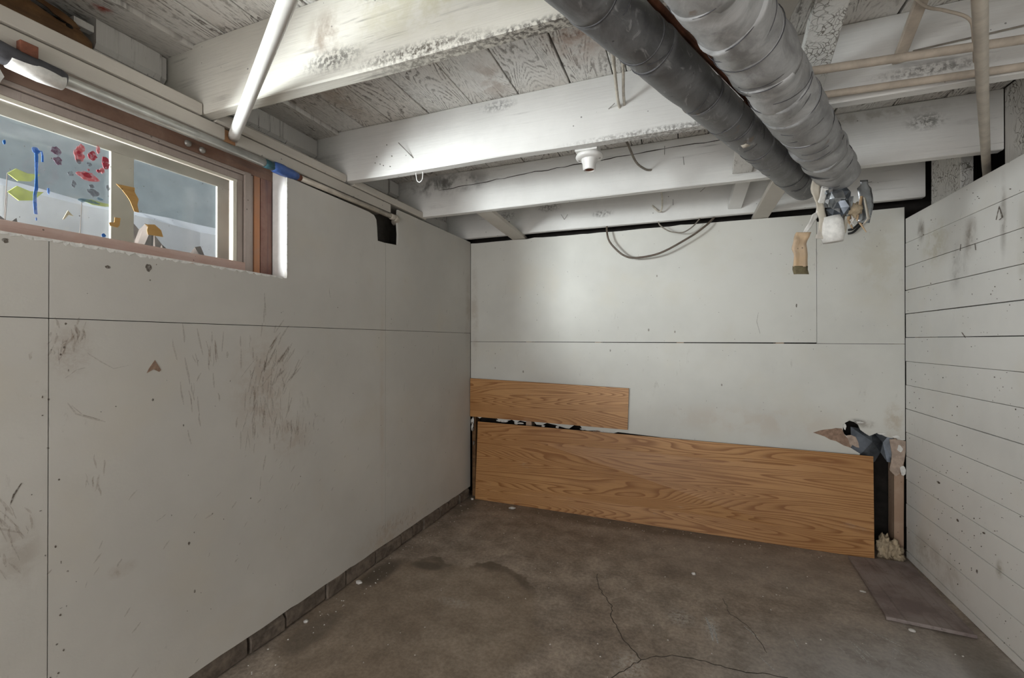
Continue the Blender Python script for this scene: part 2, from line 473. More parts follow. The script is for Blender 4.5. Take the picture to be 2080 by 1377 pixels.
M['tan_conduit'] = plain('tan_painted_conduit', (0.47, 0.405, 0.335), 0.5, var=0.2, scale=18, bump=0.15)
M['copper'] = plain('oxidised_copper', (0.22, 0.09, 0.05), 0.45, 0.5, var=0.4, scale=22)
M['rust'] = plain('rusty_iron', (0.20, 0.075, 0.045), 0.8, var=0.45, scale=25, bump=0.4)
M['soot'] = plain('sooty_wrap', (0.055, 0.055, 0.062), 0.6, var=0.5, scale=18, bump=0.4)
M['blue_tape'] = plain('blue_tape', (0.055, 0.12, 0.36), 0.45, var=0.2, scale=40)
M['teal_tape'] = plain('dark_teal_tape', (0.03, 0.09, 0.11), 0.5, var=0.3, scale=40)
M['raw_wood'] = weather_board('bare_orange_wood', (0.52, 0.25, 0.12), (0.58, 0.34, 0.19), (0.40, 0.18, 0.08), 'x')
M['stud'] = weather_board('bare_stud_wood', (0.40, 0.27, 0.19), (0.46, 0.33, 0.24), (0.30, 0.18, 0.11), 'z')
M['log'] = weather_board('rotten_log', (0.13, 0.065, 0.028), (0.23, 0.125, 0.055), (0.05, 0.027, 0.015), 'y')
M['frame_brown'] = weather_board('worn_brown_frame', (0.30, 0.20, 0.155), (0.21, 0.125, 0.09), (0.11, 0.085, 0.08), 'y')
M['frame_jamb'] = weather_board('stained_jamb_wood', (0.20, 0.095, 0.075), (0.26, 0.155, 0.125), (0.07, 0.055, 0.085), 'z')
M['frame_orange'] = weather_board('orange_jamb_wood', (0.47, 0.21, 0.10), (0.40, 0.22, 0.14), (0.33, 0.22, 0.17), 'z')
M['frame_mauve'] = weather_board('mauve_sash_paint', (0.42, 0.355, 0.32), (0.36, 0.30, 0.265), (0.29, 0.235, 0.20), 'z')
M['frame_pink'] = weather_board('pinkish_sill_wood', (0.56, 0.40, 0.345), (0.62, 0.48, 0.43), (0.46, 0.29, 0.23), 'y')
M['cream'] = plain('cream_stop_paint', (0.72, 0.68, 0.58), 0.5, var=0.08, scale=20)
M['outer_frame'] = plain('dirty_outer_frame', (0.27, 0.265, 0.235), 0.6, var=0.12, scale=7)
M['jamb_white'] = plain('white_reveal_paint', (0.76, 0.755, 0.74), 0.5, var=0.06, scale=30)
M['porcelain'] = plain('white_porcelain', (0.74, 0.73, 0.71), 0.22, var=0.04, scale=20, bump=0.02, spec=0.6)
M['cable'] = plain('grey_cable', (0.24, 0.215, 0.18), 0.5, var=0.25, scale=40)
M['cable_dark'] = plain('brown_cable', (0.115, 0.09, 0.07), 0.45, var=0.25, scale=40)
M['cable_white'] = plain('painted_cable', (0.56, 0.52, 0.45), 0.5, var=0.25, scale=40)
M['wire_black'] = plain('black_wire', (0.02, 0.02, 0.02), 0.4)
M['wire_white'] = plain('white_wire', (0.76, 0.76, 0.74), 0.35)
M['nail'] = plain('steel_nail', (0.30, 0.29, 0.27), 0.4, 0.5)
M['fibre'] = plain('yellowed_fibre', (0.42, 0.34, 0.235), 0.95, var=0.4, scale=30, bump=0.8)
M['chip'] = plain('white_plaster_chip', (0.62, 0.60, 0.57), 0.85, var=0.2, scale=60, bump=0.5)
M['snow'] = plain('white_bank', (0.86, 0.87, 0.90), 0.8, var=0.10, scale=4, bump=0.4)
M['outside_rock'] = plain('brown_rock', (0.085, 0.066, 0.055), 0.9, var=0.4, scale=9, bump=0.6)
M['leaf'] = plain('yellow_green_leaf', (0.34, 0.38, 0.06), 0.5, var=0.2, scale=30)
M['cladding'] = plain('grey_green_cladding', (0.40, 0.445, 0.44), 0.7, var=0.1, scale=5)


def paint_mat(name, c, a=0.85, ns=90):
    t = T(name)
    f = t.step(t.noise(t.pos, ns, 4, 0.7), 0.34, 0.58, a * 0.25, a)
    return t.done(c, 0.5, None, 0, 0.3, f)


M['p_red'] = paint_mat('red_finger_paint', (0.36, 0.03, 0.055), 0.9)
M['p_pink'] = paint_mat('pink_finger_paint', (0.50, 0.14, 0.15), 0.75)
M['p_purple'] = paint_mat('purple_finger_paint', (0.16, 0.08, 0.13), 0.75)
M['p_grey'] = paint_mat('grey_finger_paint', (0.15, 0.15, 0.17), 0.6)
M['p_bluegrey'] = paint_mat('blue_grey_finger_paint', (0.10, 0.20, 0.26), 0.55)
M['p_blue'] = paint_mat('blue_drip_paint', (0.015, 0.13, 0.42), 1.0, 5)
M['scuff'] = paint_mat('brown_scuff', (0.42, 0.335, 0.27), 0.25, 140)
M['scuff_dark'] = paint_mat('dark_scuff', (0.13, 0.105, 0.085), 0.8, 120)
M['chalk'] = paint_mat('pale_scrape', (0.58, 0.57, 0.55), 0.8, 120)


def glass_mat(name, tint, haze, hz_color):
    t = T(name)
    tr = t.n('ShaderNodeBsdfTransparent')
    t.put(tr.inputs[0], tint)
    mx0 = t.n('ShaderNodeBsdfDiffuse')
    t.put(mx0.inputs[0], hz_color)
    f = t.step(t.noise(t.pos, 6, 6, 0.7), 0.3, 0.75, haze * 0.6, haze * 1.4)
    mx = t.n('ShaderNodeMixShader')
    t.put(mx.inputs[0], f)
    t.nt.links.new(tr.outputs[0], mx.inputs[1])
    t.nt.links.new(mx0.outputs[0], mx.inputs[2])
    gl = t.n('ShaderNodeBsdfGlossy')
    gl.inputs['Roughness'].default_value = 0.05
    fr = t.n('ShaderNodeLayerWeight')
    fr.inputs[0].default_value = 0.5
    fre = t.math('ADD', t.math('MULTIPLY', t.math('POWER', fr.outputs['Facing'], 5.0), 0.5), 0.02)
    m2 = t.n('ShaderNodeMixShader')
    t.nt.links.new(fre, m2.inputs[0])
    t.nt.links.new(mx.outputs[0], m2.inputs[1])
    t.nt.links.new(gl.outputs[0], m2.inputs[2])
    t.nt.links.new(m2.outputs[0], t.out.inputs[0])
    return t.m


M['glass'] = glass_mat('dusty_glass', (0.95, 0.955, 0.94), 0.015, (0.62, 0.62, 0.58))
M['glass_outer'] = glass_mat('clouded_storm_glass', (0.93, 0.95, 0.965), 0.05, (0.60, 0.63, 0.66))

# ------------------------------------------------------------------ mesh helpers
WORLD = {}                                   # world position of every object made


def V(*a):
    return Vector(a)


def tagit(o, label=None, cat=None, group=None, kind=None):
    if label:
        o['label'] = label
    if cat:
        o['category'] = cat
    if group:
        o['group'] = group
    if kind:
        o['kind'] = kind
    return o


def thing(name, loc, label, cat, group=None, kind=None):
    o = bpy.data.objects.new(name, None)
    o.empty_display_size = 0.05
    o.location = loc
    col.objects.link(o)
    WORLD[o] = Vector(loc)
    return tagit(o, label, cat, group, kind)


def mk(name, verts, faces, mat, parent=None, smooth=False, mats=None, fmat=None, **tags):
    vs_ = [Vector(v) for v in verts]
    lo = Vector(min(v[i] for v in vs_) for i in range(3))
    hi = Vector(max(v[i] for v in vs_) for i in range(3))
    org = Vector(((lo.x + hi.x) / 2, (lo.y + hi.y) / 2, lo.z))
    me = bpy.data.meshes.new(name)
    me.from_pydata([v - org for v in vs_], [], faces)
    bm = bmesh.new()
    bm.from_mesh(me)
    bmesh.ops.recalc_face_normals(bm, faces=bm.faces[:])
    bm.to_mesh(me)
    bm.free()
    me.materials.append(M[mat])
    for m_ in (mats or []):
        me.materials.append(M[m_])
    if fmat:
        for i, f in enumerate(me.polygons):
            f.material_index = fmat(i, f)
    if smooth:
        me.polygons.foreach_set('use_smooth', [True] * len(me.polygons))
    o = bpy.data.objects.new(name, me)
    col.objects.link(o)
    if parent is not None:
        o.parent = parent
        o.location = org - WORLD[parent]
    else:
        o.location = org
    WORLD[o] = org
    return tagit(o, **tags) if tags else o


def plank_geo(p0, p1, u, w, t, c=0.002, n=6, wob=0.0, seed=0.0):
    p0, p1 = Vector(p0), Vector(p1)
    d = (p1 - p0)
    L = d.length
    d.normalize()
    u = Vector(u)
    u = (u - d * u.dot(d)).normalized()
    v = d.cross(u)
    a, b = w / 2, t / 2
    sec = [(-a + c, -b), (a - c, -b), (a, -b + c), (a, b - c), (a - c, b), (-a + c, b), (-a, b - c), (-a, -b + c)]
    vv, ff = [], []
    for i in range(n + 1):
        k = i / n
        for j, (x, y) in enumerate(sec):
            q = p0 + d * (L * k)
            if wob:
                nx = mnoise.noise(q * 2.3 + Vector((seed, j // 2 * 3.7, 0))) * wob
                ny = mnoise.noise(q * 2.3 + Vector((seed + 9, j // 2 * 3.7, 5))) * wob
                x2, y2 = x + nx, y + ny
            else:
                x2, y2 = x, y
            vv.append(q + u * x2 + v * y2)
    for i in range(n):
        for j in range(8):
            j2 = (j + 1) % 8
            ff.append((i * 8 + j, i * 8 + j2, (i + 1) * 8 + j2, (i + 1) * 8 + j))
    ff.append(tuple(range(7, -1, -1)))
    ff.append(tuple(n * 8 + j for j in range(8)))
    return vv, ff


def plank(name, p0, p1, u, w, t, mat, parent=None, c=0.002, n=6, wob=0.0, **tags):
    vv, ff = plank_geo(p0, p1, u, w, t, c, n, wob, R.random() * 50)
    return mk(name, vv, ff, mat, parent, **tags)


def bar(name, x0, x1, y0, y1, z0, z1, mat, parent=None, c=0.002, n=None, wob=0.0, **tags):
    s = (x1 - x0, y1 - y0, z1 - z0)
    ax = s.index(max(s))
    m = [(x0 + x1) / 2, (y0 + y1) / 2, (z0 + z1) / 2]
    a, b = list(m), list(m)
    a[ax], b[ax] = (x0, y0, z0)[ax], (x1, y1, z1)[ax]
    wi = 2 if ax != 2 else 0
    u = [0, 0, 0]
    u[wi] = 1
    ti = 3 - ax - wi
    c = min(c, s[wi] * 0.3, s[ti] * 0.3)
    if n is None:
        n = 1 if not wob else max(2, int(s[ax] / 0.15))
    return plank(name, a, b, u, s[wi], s[ti], mat, parent, c, n, wob, **tags)


def slab(name, poly, ax, a, b, mat, parent=None, mats=None, fmat=None, **tags):
    """polygon in the plane across axis ax, given thickness a..b along ax"""
    def P(q, w):
        return (w, q[0], q[1]) if ax == 'x' else (q[0], w, q[1]) if ax == 'y' else (q[0], q[1], w)
    n = len(poly)
    vv = [P(q, a) for q in poly] + [P(q, b) for q in poly]
    ff = [tuple(range(n)), tuple(range(2 * n - 1, n - 1, -1))]
    ff += [(i, (i + 1) % n, n + (i + 1) % n, n + i) for i in range(n)]
    return mk(name, vv, ff, mat, parent, mats=mats, fmat=fmat, **tags)


def jag(p, q, step, amp, rnd=R):
    """ragged line from p to q (p included, q not)"""
    p, q = Vector(p), Vector(q)
    L = (q - p).length
    n = max(1, int(L / step))
    nrm = Vector((-(q - p).y, (q - p).x)).normalized()
    out = [tuple(p)]
    for i in range(1, n):
        k = (i + rnd.uniform(-0.3, 0.3)) / n
        out.append(tuple(p + (q - p) * k + nrm * rnd.uniform(-amp, amp)))
    return out


def smooth_path(pts, k=6):
    pts = [Vector(p) for p in pts]
    out = []
    for i in range(len(pts) - 1):
        p0 = pts[max(i - 1, 0)]
        p1, p2 = pts[i], pts[i + 1]
        p3 = pts[min(i + 2, len(pts) - 1)]
        for j in range(k):
            t = j / k
            out.append(0.5 * ((2 * p1) + (p2 - p0) * t + (2 * p0 - 5 * p1 + 4 * p2 - p3) * t * t
                              + (3 * p1 - p0 - 3 * p2 + p3) * t ** 3))
    out.append(pts[-1])
    return out


def tube_geo(pts, r, seg=12, lump=0.0, lscale=20.0, cap=True, slant=0.0, phase=0.0, seed=0.0):
    pts = [Vector(p) for p in pts]
    n = len(pts)
    rr = r if isinstance(r, (list, tuple)) else [r] * n
    d0 = (pts[1] - pts[0]).normalized()
    u = d0.orthogonal().normalized()
    vv, ff = [], []
    for i, p in enumerate(pts):
        d = (pts[min(i + 1, n - 1)] - pts[max(i - 1, 0)]).normalized()
        u = (u - d * u.dot(d)).normalized()
        w = d.cross(u)
        for j in range(seg):
            a = 2 * math.pi * j / seg
            e = u * math.cos(a) + w * math.sin(a)
            q = p + e * rr[i]
            if lump:
                q += e * (mnoise.noise(q * lscale + Vector((seed, 0, 0))) * lump)
            if slant:
                q += d * (slant * math.cos(a - phase))
            vv.append(q)
    for i in range(n - 1):
        for j in range(seg):
            j2 = (j + 1) % seg
            ff.append((i * seg + j, i * seg + j2, (i + 1) * seg + j2, (i + 1) * seg + j))
    if cap:
        ff.append(tuple(range(seg - 1, -1, -1)))
        ff.append(tuple((n - 1) * seg + j for j in range(seg)))
    return vv, ff


def tube(name, pts, r, mat, parent=None, seg=12, lump=0.0, lscale=20.0, cap=True, slant=0.0, phase=0.0, **tags):
    vv, ff = tube_geo(pts, r, seg, lump, lscale, cap, slant, phase, R.random() * 30)
    return mk(name, vv, ff, mat, parent, smooth=True, **tags)


def lathe(name, prof, ctr, mat, parent=None, seg=32, **tags):
    vv, ff = [], []
    for (r, z) in prof:
        for j in range(seg):
            a = 2 * math.pi * j / seg
            vv.append((ctr[0] + r * math.cos(a), ctr[1] + r * math.sin(a), ctr[2] + z))
    for i in range(len(prof) - 1):
        for j in range(seg):
            j2 = (j + 1) % seg
            ff.append((i * seg + j, i * seg + j2, (i + 1) * seg + j2, (i + 1) * seg + j))
    return mk(name, vv, ff, mat, parent, smooth=True, **tags)


def lump(name, ctr, rad, mat, parent=None, sub=2, amp=0.35, freq=6.0, seed=None, smooth=True, **tags):
    bm = bmesh.new()
    bmesh.ops.create_icosphere(bm, subdivisions=sub, radius=1.0)
    sd = R.random() * 40 if seed is None else seed
    vv = []
    for v in bm.verts:
        k = 1 + amp * mnoise.noise(v.co * freq * 0.3 + Vector((sd, sd * 2, 0))) + amp * 0.5 * mnoise.noise(v.co * freq * 0.9 + Vector((sd, 1, 2)))
        vv.append(Vector((ctr[0] + v.co.x * rad[0] * k, ctr[1] + v.co.y * rad[1] * k, ctr[2] + v.co.z * rad[2] * k)))
    ff = [tuple(v.index for v in f.verts) for f in bm.faces]
    bm.free()
    return mk(name, vv, ff, mat, parent, smooth=smooth, **tags)


def ribbon(name, pts, wdir, widths, mat, parent=None, th=0.0014, crumple=0.0, nw=5, **tags):
    pts = [Vector(p) for p in pts]
    n = len(pts)
    if not isinstance(widths, (list, tuple)):
        widths = [widths] * n
    wdir = [Vector(w).normalized() for w in (wdir if isinstance(wdir, list) else [wdir] * n)]
    front, back = [], []
    sd = R.random() * 30
    for i in range(n):
        d = (pts[min(i + 1, n - 1)] - pts[max(i - 1, 0)]).normalized()
        nr = d.cross(wdir[i]).normalized()
        for j in range(nw):
            q = pts[i] + wdir[i] * (widths[i] * (j / (nw - 1) - 0.5))
            if crumple:
                q = q + nr * (mnoise.noise(q * 28 + Vector((sd, 0, 0))) * crumple)
            front.append(q + nr * th / 2)
            back.append(q - nr * th / 2)
    vv = front + back
    m = len(front)
    ff = []
    for i in range(n - 1):
        for j in range(nw - 1):
            a, b, c, d = i * nw + j, i * nw + j + 1, (i + 1) * nw + j + 1, (i + 1) * nw + j
            ff.append((a, b, c, d))
            ff.append((m + d, m + c, m + b, m + a))
    rim = [j for j in range(nw)] + [i * nw + nw - 1 for i in range(1, n)] + [(n - 1) * nw + j for j in range(nw - 2, -1, -1)] + [i * nw for i in range(n - 2, 0, -1)]
    for k in range(len(rim)):
        a, b = rim[k], rim[(k + 1) % len(rim)]
        ff.append((a, b, m + b, m + a))
    return mk(name, vv, ff, mat, parent, smooth=True, **tags)


def multi_slab(name, polys, ax, a, b, mat, parent=None, **tags):
    def P(q, w):
        return (w, q[0], q[1]) if ax == 'x' else (q[0], w, q[1]) if ax == 'y' else (q[0], q[1], w)
    vv, ff = [], []
    for k, poly in enumerate(polys):
        o = len(vv)
        n = len(poly)
        e = (b - a) * 0.05 * (k % 7)
        vv += [P(q, a) for q in poly] + [P(q, b + e) for q in poly]
        ff += [tuple(o + i for i in range(n)), tuple(o + i for i in range(2 * n - 1, n - 1, -1))]
        ff += [(o + i, o + (i + 1) % n, o + n + (i + 1) % n, o + n + i) for i in range(n)]
    return mk(name, vv, ff, mat, parent, **tags)


def blot(y, z, ry, rz, n=14, jit=0.22, rot=0.0):
    out = []
    for i in range(n):
        a = 2 * math.pi * i / n
        k = 1 + R.uniform(-jit, jit)
        p, q = ry * k * math.cos(a), rz * k * math.sin(a)
        out.append((y + p * math.cos(rot) - q * math.sin(rot), z + p * math.sin(rot) + q * math.cos(rot)))
    return out


def stroke(pts, w, taper=True):
    """thin ragged strip along a 2d polyline"""
    pts = [Vector(p) for p in pts]
    n = len(pts)
    L, Rr = [], []
    for i, p in enumerate(pts):
        d = (pts[min(i + 1, n - 1)] - pts[max(i - 1, 0)]).normalized()
        nr = Vector((-d.y, d.x))
        k = w * (math.sin(math.pi * (i + 0.4) / (n - 0.2)) if taper else 1.0) * R.uniform(0.6, 1.2) / 2
        L.append(tuple(p + nr * k))
        Rr.append(tuple(p - nr * k))
    return L + Rr[::-1]


def wiggle(pts, step, amp):
    out = []
    for i in range(len(pts) - 1):
        out += jag(pts[i], pts[i + 1], step, amp)
    out.append(tuple(pts[-1]))
    return out


# ================================================================== STRUCTURE
# ---------------------------------------------------------------- floor
floor = thing('floor', (0, 1.0, 0), 'brown grey stained concrete floor with cracks', 'floor', kind='structure')
mk('slab', [(-2.3, -3, 0), (2.2, -3, 0), (2.2, 3.8, 0), (-2.3, 3.8, 0), (-2.3, -3, -0.15), (2.2, -3, -0.15), (2.2, 3.8, -0.15), (-2.3, 3.8, -0.15)],
   [(0, 1, 2, 3), (7, 6, 5, 4), (0, 4, 5, 1), (1, 5, 6, 2), (2, 6, 7, 3), (3, 7, 4, 0)], 'floor', floor)
CR = [[(-0.445, 2.445), (-0.422, 2.34), (-0.378, 2.252), (-0.324, 2.177), (-0.322, 2.098), (-0.285, 2.038), (-0.251, 1.958), (-0.211, 1.91), (-0.163, 1.853)],
      [(-0.259, 1.712), (-0.212, 1.78), (-0.163, 1.853), (-0.108, 1.896), (-0.028, 1.927), (0.052, 1.932), (0.129, 1.933), (0.203, 1.929), (0.278, 1.947), (0.364, 1.953)],
      [(0.173, 2.436), (0.199, 2.308), (0.232, 2.278), (0.266, 2.235), (0.292, 2.154), (0.313, 2.079)]]
for i, c in enumerate(CR):
    w = wiggle(c, 0.018, 0.006)
    multi_slab('crack', [stroke(w[k:k + 7], (0.0032, 0.0032, 0.0018)[i], False) for k in range(0, len(w) - 1, 6)], 'z', 0.0002, 0.0009, 'crack', floor,
               label='thin dark crack in the concrete')
rub = []
for i in range(34):                                     # pale scrapes on the bare concrete
    x, y = R.gauss(0.72, 0.30), R.gauss(1.95, 0.28)
    if not (0.25 < x < 1.1 and 1.5 < y < 2.6):
        continue
    a = R.gauss(1.95, 0.25)
    L = R.uniform(0.03, 0.14)
    rub.append(stroke([(x + math.cos(a) * L * k / 3, y + math.sin(a) * L * k / 3) for k in range(4)], R.uniform(0.002, 0.006)))
rub += [stroke([(0.090, 2.245), (0.10, 2.20), (0.108, 2.15), (0.112, 2.08)], 0.016), stroke([(0.115, 2.20), (0.125, 2.13), (0.13, 2.07)], 0.012)]
multi_slab('scrape_marks', rub, 'z', 0.0002, 0.0007, 'chalk', floor, kind='stuff')

# ---------------------------------------------------------------- wall_left: sheets of painted wallboard on furring, foundation behind
DX = XL - 0.0125                                        # back of the wallboard
wl = thing('wall_left', (XL, 1.0, 0), 'cream painted wallboard wall with scuffs below the window', 'wall', kind='structure')
WIN0, WIN1 = -0.62, 1.4725                               # window opening along the wall, unseen end widened for more daylight
WZ0 = 1.557
g = 0.0012


def sheet_l(poly):
    return slab('wallboard_sheet', poly, 'x', XL, DX, 'drywall_left', wl)


bot = lambda a, b: jag((b, 0.086), (a, 0.086), 0.06, 0.0025)
for a, b in ((-2.9, 0.685), (0.685, 2.17), (2.17, YB - 0.004)):
    sheet_l([(a + g, 1.338 - g), (b - g, 1.338 - g)] + bot(a + g, b - g) + [(a + g, 0.086)])
sheet_l([(-2.9, 1.338 + g), (-2.9, 2.08), (WIN0, 2.08), (WIN0, WZ0)] + jag((WIN0 + 0.001, WZ0), (0.685 - g, WZ0), 0.012, 0.004)[1:] + [(0.685 - g, WZ0), (0.685 - g, 1.338 + g)])
sheet_l([(0.685 + g, 1.338 + g), (0.685 + g, WZ0)] + jag((0.686 + g, WZ0), (WIN1, WZ0 - 0.006), 0.012, 0.004)[1:]
        + jag((WIN1, WZ0 - 0.006), (WIN1, 2.000), 0.02, 0.0015) + [(WIN1, 2.000), (2.02, 1.993), (2.066, 1.985), (2.085, 1.965), (2.092, 1.92), (2.098, 1.848), (2.17 - g, 1.849), (2.17 - g, 1.338 + g)])
sheet_l([(2.17 + g, 1.338 + g), (2.17 + g, 1.85), (2.29, 1.86), (2.293, 1.93), (2.287, 1.985), (2.291, 2.078), (YB - 0.004, 2.083), (YB - 0.004, 1.338 + g)])
# foundation behind the wallboard (with the opening for the window)
bar('foundation_block', -2.02, -1.765, -3.0, WIN0 - 0.02, 0, 2.088, 'foundation', wl)
bar('foundation_block', -2.02, -1.765, WIN1 + 0.012, 3.5, 0, 2.088, 'foundation', wl)
bar('foundation_block', -2.02, -1.765, WIN0 - 0.02, WIN1 + 0.012, 0, 1.56, 'foundation', wl)
bar('foundation_block', -2.02, -1.765, WIN0 - 0.02, WIN1 + 0.012, 2.03, 2.088, 'foundation', wl)
# footing course: rough bricks showing under the wallboard
y = 0.62
while y < 3.26:
    L = R.choice((0.13, 0.17, 0.21, 0.24))
    z1 = R.uniform(0.072, 0.10)
    xo = R.uniform(-0.004, 0.008)
    vv, ff = plank_geo((XL - 0.045 + xo, y, z1 / 2), (XL - 0.045 + xo, min(y + L - R.uniform(0.006, 0.016), 3.28), z1 / 2), (0, 0, 1), z1, 0.08, 0.014, 6, 0.013, R.random() * 20)
    mk('brick', vv, ff, 'brick', wl)
    y += L
# fuzzy white paper left where the window opening was sawn out
fz = []
yy = -0.6
while yy < WIN1 - 0.02:
    L = R.uniform(0.015, 0.05)
    fz.append([(yy, WZ0 + 0.001 - 0.004 * max(0, yy - 0.685)), (yy + L, WZ0 + 0.001 - 0.004 * max(0, yy - 0.685)), (yy + L * 0.8, WZ0 - R.uniform(0.003, 0.011)), (yy + L * 0.4, WZ0 - R.uniform(0.006, 0.013)), (yy + L * 0.1, WZ0 - R.uniform(0.003, 0.010))])
    yy += L * 0.9
zz = WZ0
while zz < 1.985:
    L = R.uniform(0.01, 0.04)
    fz.append([(WIN1 - 0.001, zz), (WIN1 - 0.001, zz + L), (WIN1 + R.uniform(0.001, 0.006), zz + L * 0.8), (WIN1 + R.uniform(0.002, 0.007), zz + L * 0.3)])
    zz += L * 0.9
multi_slab('torn_edge', fz, 'x', XL - 0.0008, XL + 0.0012, 'gypsum_edge', wl, kind='stuff')
# scuffs and rub marks
def marks(n, cy, cz, sy, sz, a0, da, lmin, lmax, w):
    out = []
    for _ in range(n):
        yy, zz = R.gauss(cy, sy), R.gauss(cz, sz)
        a = R.gauss(a0, da)
        L = R.uniform(lmin, lmax)
        out.append(stroke([(yy + math.cos(a) * L * k / 3 + R.gauss(0, .001), zz + math.sin(a) * L * k / 3) for k in range(4)], R.uniform(0.5, 1.5) * w * 1.5))
    return out


sc = marks(70, 1.36, 1.10, 0.06, 0.12, 1.45, 0.18, 0.02, 0.10, 0.004)
sc += marks(36, 1.42, 1.17, 0.05, 0.06, 0.95, 0.12, 0.03, 0.10, 0.004)
sc += marks(34, 1.52, 0.86, 0.05, 0.04, 1.55, 0.1, 0.015, 0.06, 0.003)
sc += marks(26, 1.37, 0.93, 0.05, 0.06, 1.6, 0.15, 0.02, 0.08, 0.0035)
sc += marks(14, 1.06, 1.08, 0.025, 0.08, 1.75, 0.1, 0.03, 0.10, 0.003)
sc += marks(12, 1.16, 1.18, 0.02, 0.07, 1.6, 0.12, 0.02, 0.09, 0.004)
sc += marks(20, 0.715, 1.26, 0.025, 0.03, 1.4, 0.3, 0.01, 0.05, 0.003)
sc += marks(20, 0.625, 0.74, 0.02, 0.05, 1.9, 0.2, 0.02, 0.07, 0.003)
sc += marks(10, 0.80, 0.85, 0.015, 0.02, 1.5, 0.15, 0.02, 0.05, 0.0025)
sc += marks(10, 0.75, 1.29, 0.012, 0.015, 1.6, 0.2, 0.015, 0.04, 0.003)
sc += marks(60, 1.30, 0.55, 0.38, 0.22, 0.85, 0.25, 0.008, 0.035, 0.0025)
sc += marks(26, 2.35, 0.16, 0.14, 0.025, 1.2, 0.3, 0.008, 0.03, 0.003)
sc += marks(14, 2.55, 1.10, 0.30, 0.45, 1.4, 0.4, 0.01, 0.05, 0.002)
sc += [stroke([(0.725, 1.10), (0.745, 1.065), (0.785, 1.045), (0.815, 1.03)], 0.006),
       stroke([(0.735, 1.09), (0.76, 1.06), (0.80, 1.04)], 0.004), stroke([(0.72, 1.17), (0.745, 1.192), (0.765, 1.197)], 0.003),
       stroke([(0.77, 1.24), (0.80, 1.215), (0.835, 1.19)], 0.003), stroke([(0.835, 1.19), (0.88, 1.2)], 0.002)]
multi_slab('scuff_marks', sc, 'x', XL - 0.0005, XL + 0.0005, 'scuff', wl, kind='stuff')
dk = [blot(0.943, 1.081, 0.0035, 0.0035), blot(1.04, 0.98, 0.002, 0.004), blot(1.30, 0.64, 0.003, 0.003), blot(1.06, 0.56, 0.004, 0.006), blot(1.08, 0.38, 0.003, 0.006),
      stroke([(0.632, 0.90), (0.618, 0.875), (0.611, 0.85)], 0.005), blot(0.93, 1.515, 0.008, 0.013), blot(0.82, 1.50, 0.007, 0.005), blot(0.60, 1.535, 0.006, 0.006)]
for _ in range(60):
    dk.append(blot(R.uniform(0.6, 3.2), R.uniform(0.15, 1.6), R.uniform(.0008, .002), R.uniform(.001, .003), 7))
for _ in range(26):
    dk.append(blot(0.70 + R.gauss(0, .012) * R.choice((1, 2)), R.uniform(0.2, 1.33), R.uniform(.001, .003), R.uniform(.001, .004), 7))
multi_slab('dark_flecks', dk, 'x', XL - 0.0005, XL + 0.0006, 'scuff_dark', wl, kind='stuff')
slab('torn_patch', [(0.949, 1.212), (0.968, 1.178), (0.962, 1.172), (0.945, 1.182), (0.925, 1.170), (0.932, 1.186)], 'x', XL - 0.001, XL + 0.001, 'brown_core', wl)

# ---------------------------------------------------------------- wall_back
wb = thing('wall_back', (0, YB, 0), 'grey white wallboard back wall broken open at the bottom right', 'wall', kind='structure')
DYB = YB + 0.0125


def sheet_b(poly):
    return slab('wallboard_sheet', poly, 'y', YB, DYB, 'drywall_back', wb)


top = jag((XL + 0.002, 2.073), (0.05, 2.072), 0.07, 0.004) + jag((0.05, 2.072), (0.772 - g, 2.066), 0.2, 0.002)
sheet_b([(0.772 - g, 1.263 + g), (XL + 0.002, 1.268 + g)] + top + [(0.772 - g, 2.066)])
sheet_b([(XR - 0.003, 1.256 + g), (0.772 + g, 1.258 + g), (0.772 + g, 2.03)] + jag((0.775, 2.02), (0.95, 2.035), 0.02, 0.008) + [(0.96, 2.06), (XR - 0.003, 2.064)])
low = [(XR - 0.003, 1.256 - g), (XL + 0.002, 1.268 - g), (XL + 0.002, 0.66)]
low += jag((XL + 0.004, 0.66), (-0.45, 0.615), 0.035, 0.018)[1:] + jag((-0.45, 0.615), (0.90, 0.53), 0.2, 0.01)
low += [(0.985, 0.565), (0.993, 0.591), (0.947, 0.622), (0.935, 0.66), (0.927, 0.69), (0.905, 0.712), (0.908, 0.745), (0.918, 0.773), (0.94, 0.788), (0.965, 0.780), (0.985, 0.765), (0.995, 0.735)]
low += [(1.02, 0.715), (1.040, 0.702), (1.055, 0.71), (1.075, 0.722), (1.094, 0.717), (1.12, 0.703), (1.15, 0.697), (1.165, 0.702), (1.182, 0.686), (XR - 0.003, 0.690)]
sheet_b(low)
# paper and core torn around the hole
slab('torn_core', [(0.751, 0.701), (0.79, 0.718), (0.812, 0.724), (0.85, 0.731), (0.871, 0.738), (0.901, 0.737), (0.915, 0.70), (0.930, 0.68), (0.947, 0.622), (0.91, 0.634), (0.871, 0.657), (0.84, 0.664), (0.812, 0.681)],
     'y', YB - 0.001, YB + 0.001, 'brown_core', wb, label='brown torn core of the wallboard')
slab('torn_paper', [(1.135, 0.69), (1.160, 0.694), (1.212, 0.686), (1.212, 0.625), (1.205, 0.565), (1.182, 0.49), (1.165, 0.475), (1.150, 0.49), (1.135, 0.509), (1.142, 0.55), (1.147, 0.60)],
     'y', YB - 0.006, YB - 0.002, 'torn_paper', wb, label='tattered brown paper hanging at the hole')
slab('torn_paper', [(0.925, 0.695), (0.950, 0.700), (0.972, 0.690), (0.985, 0.66), (0.99, 0.625), (0.975, 0.628), (0.955, 0.640), (0.947, 0.622), (0.938, 0.655)], 'y', YB + 0.003, YB + 0.006, 'torn_paper', wb)
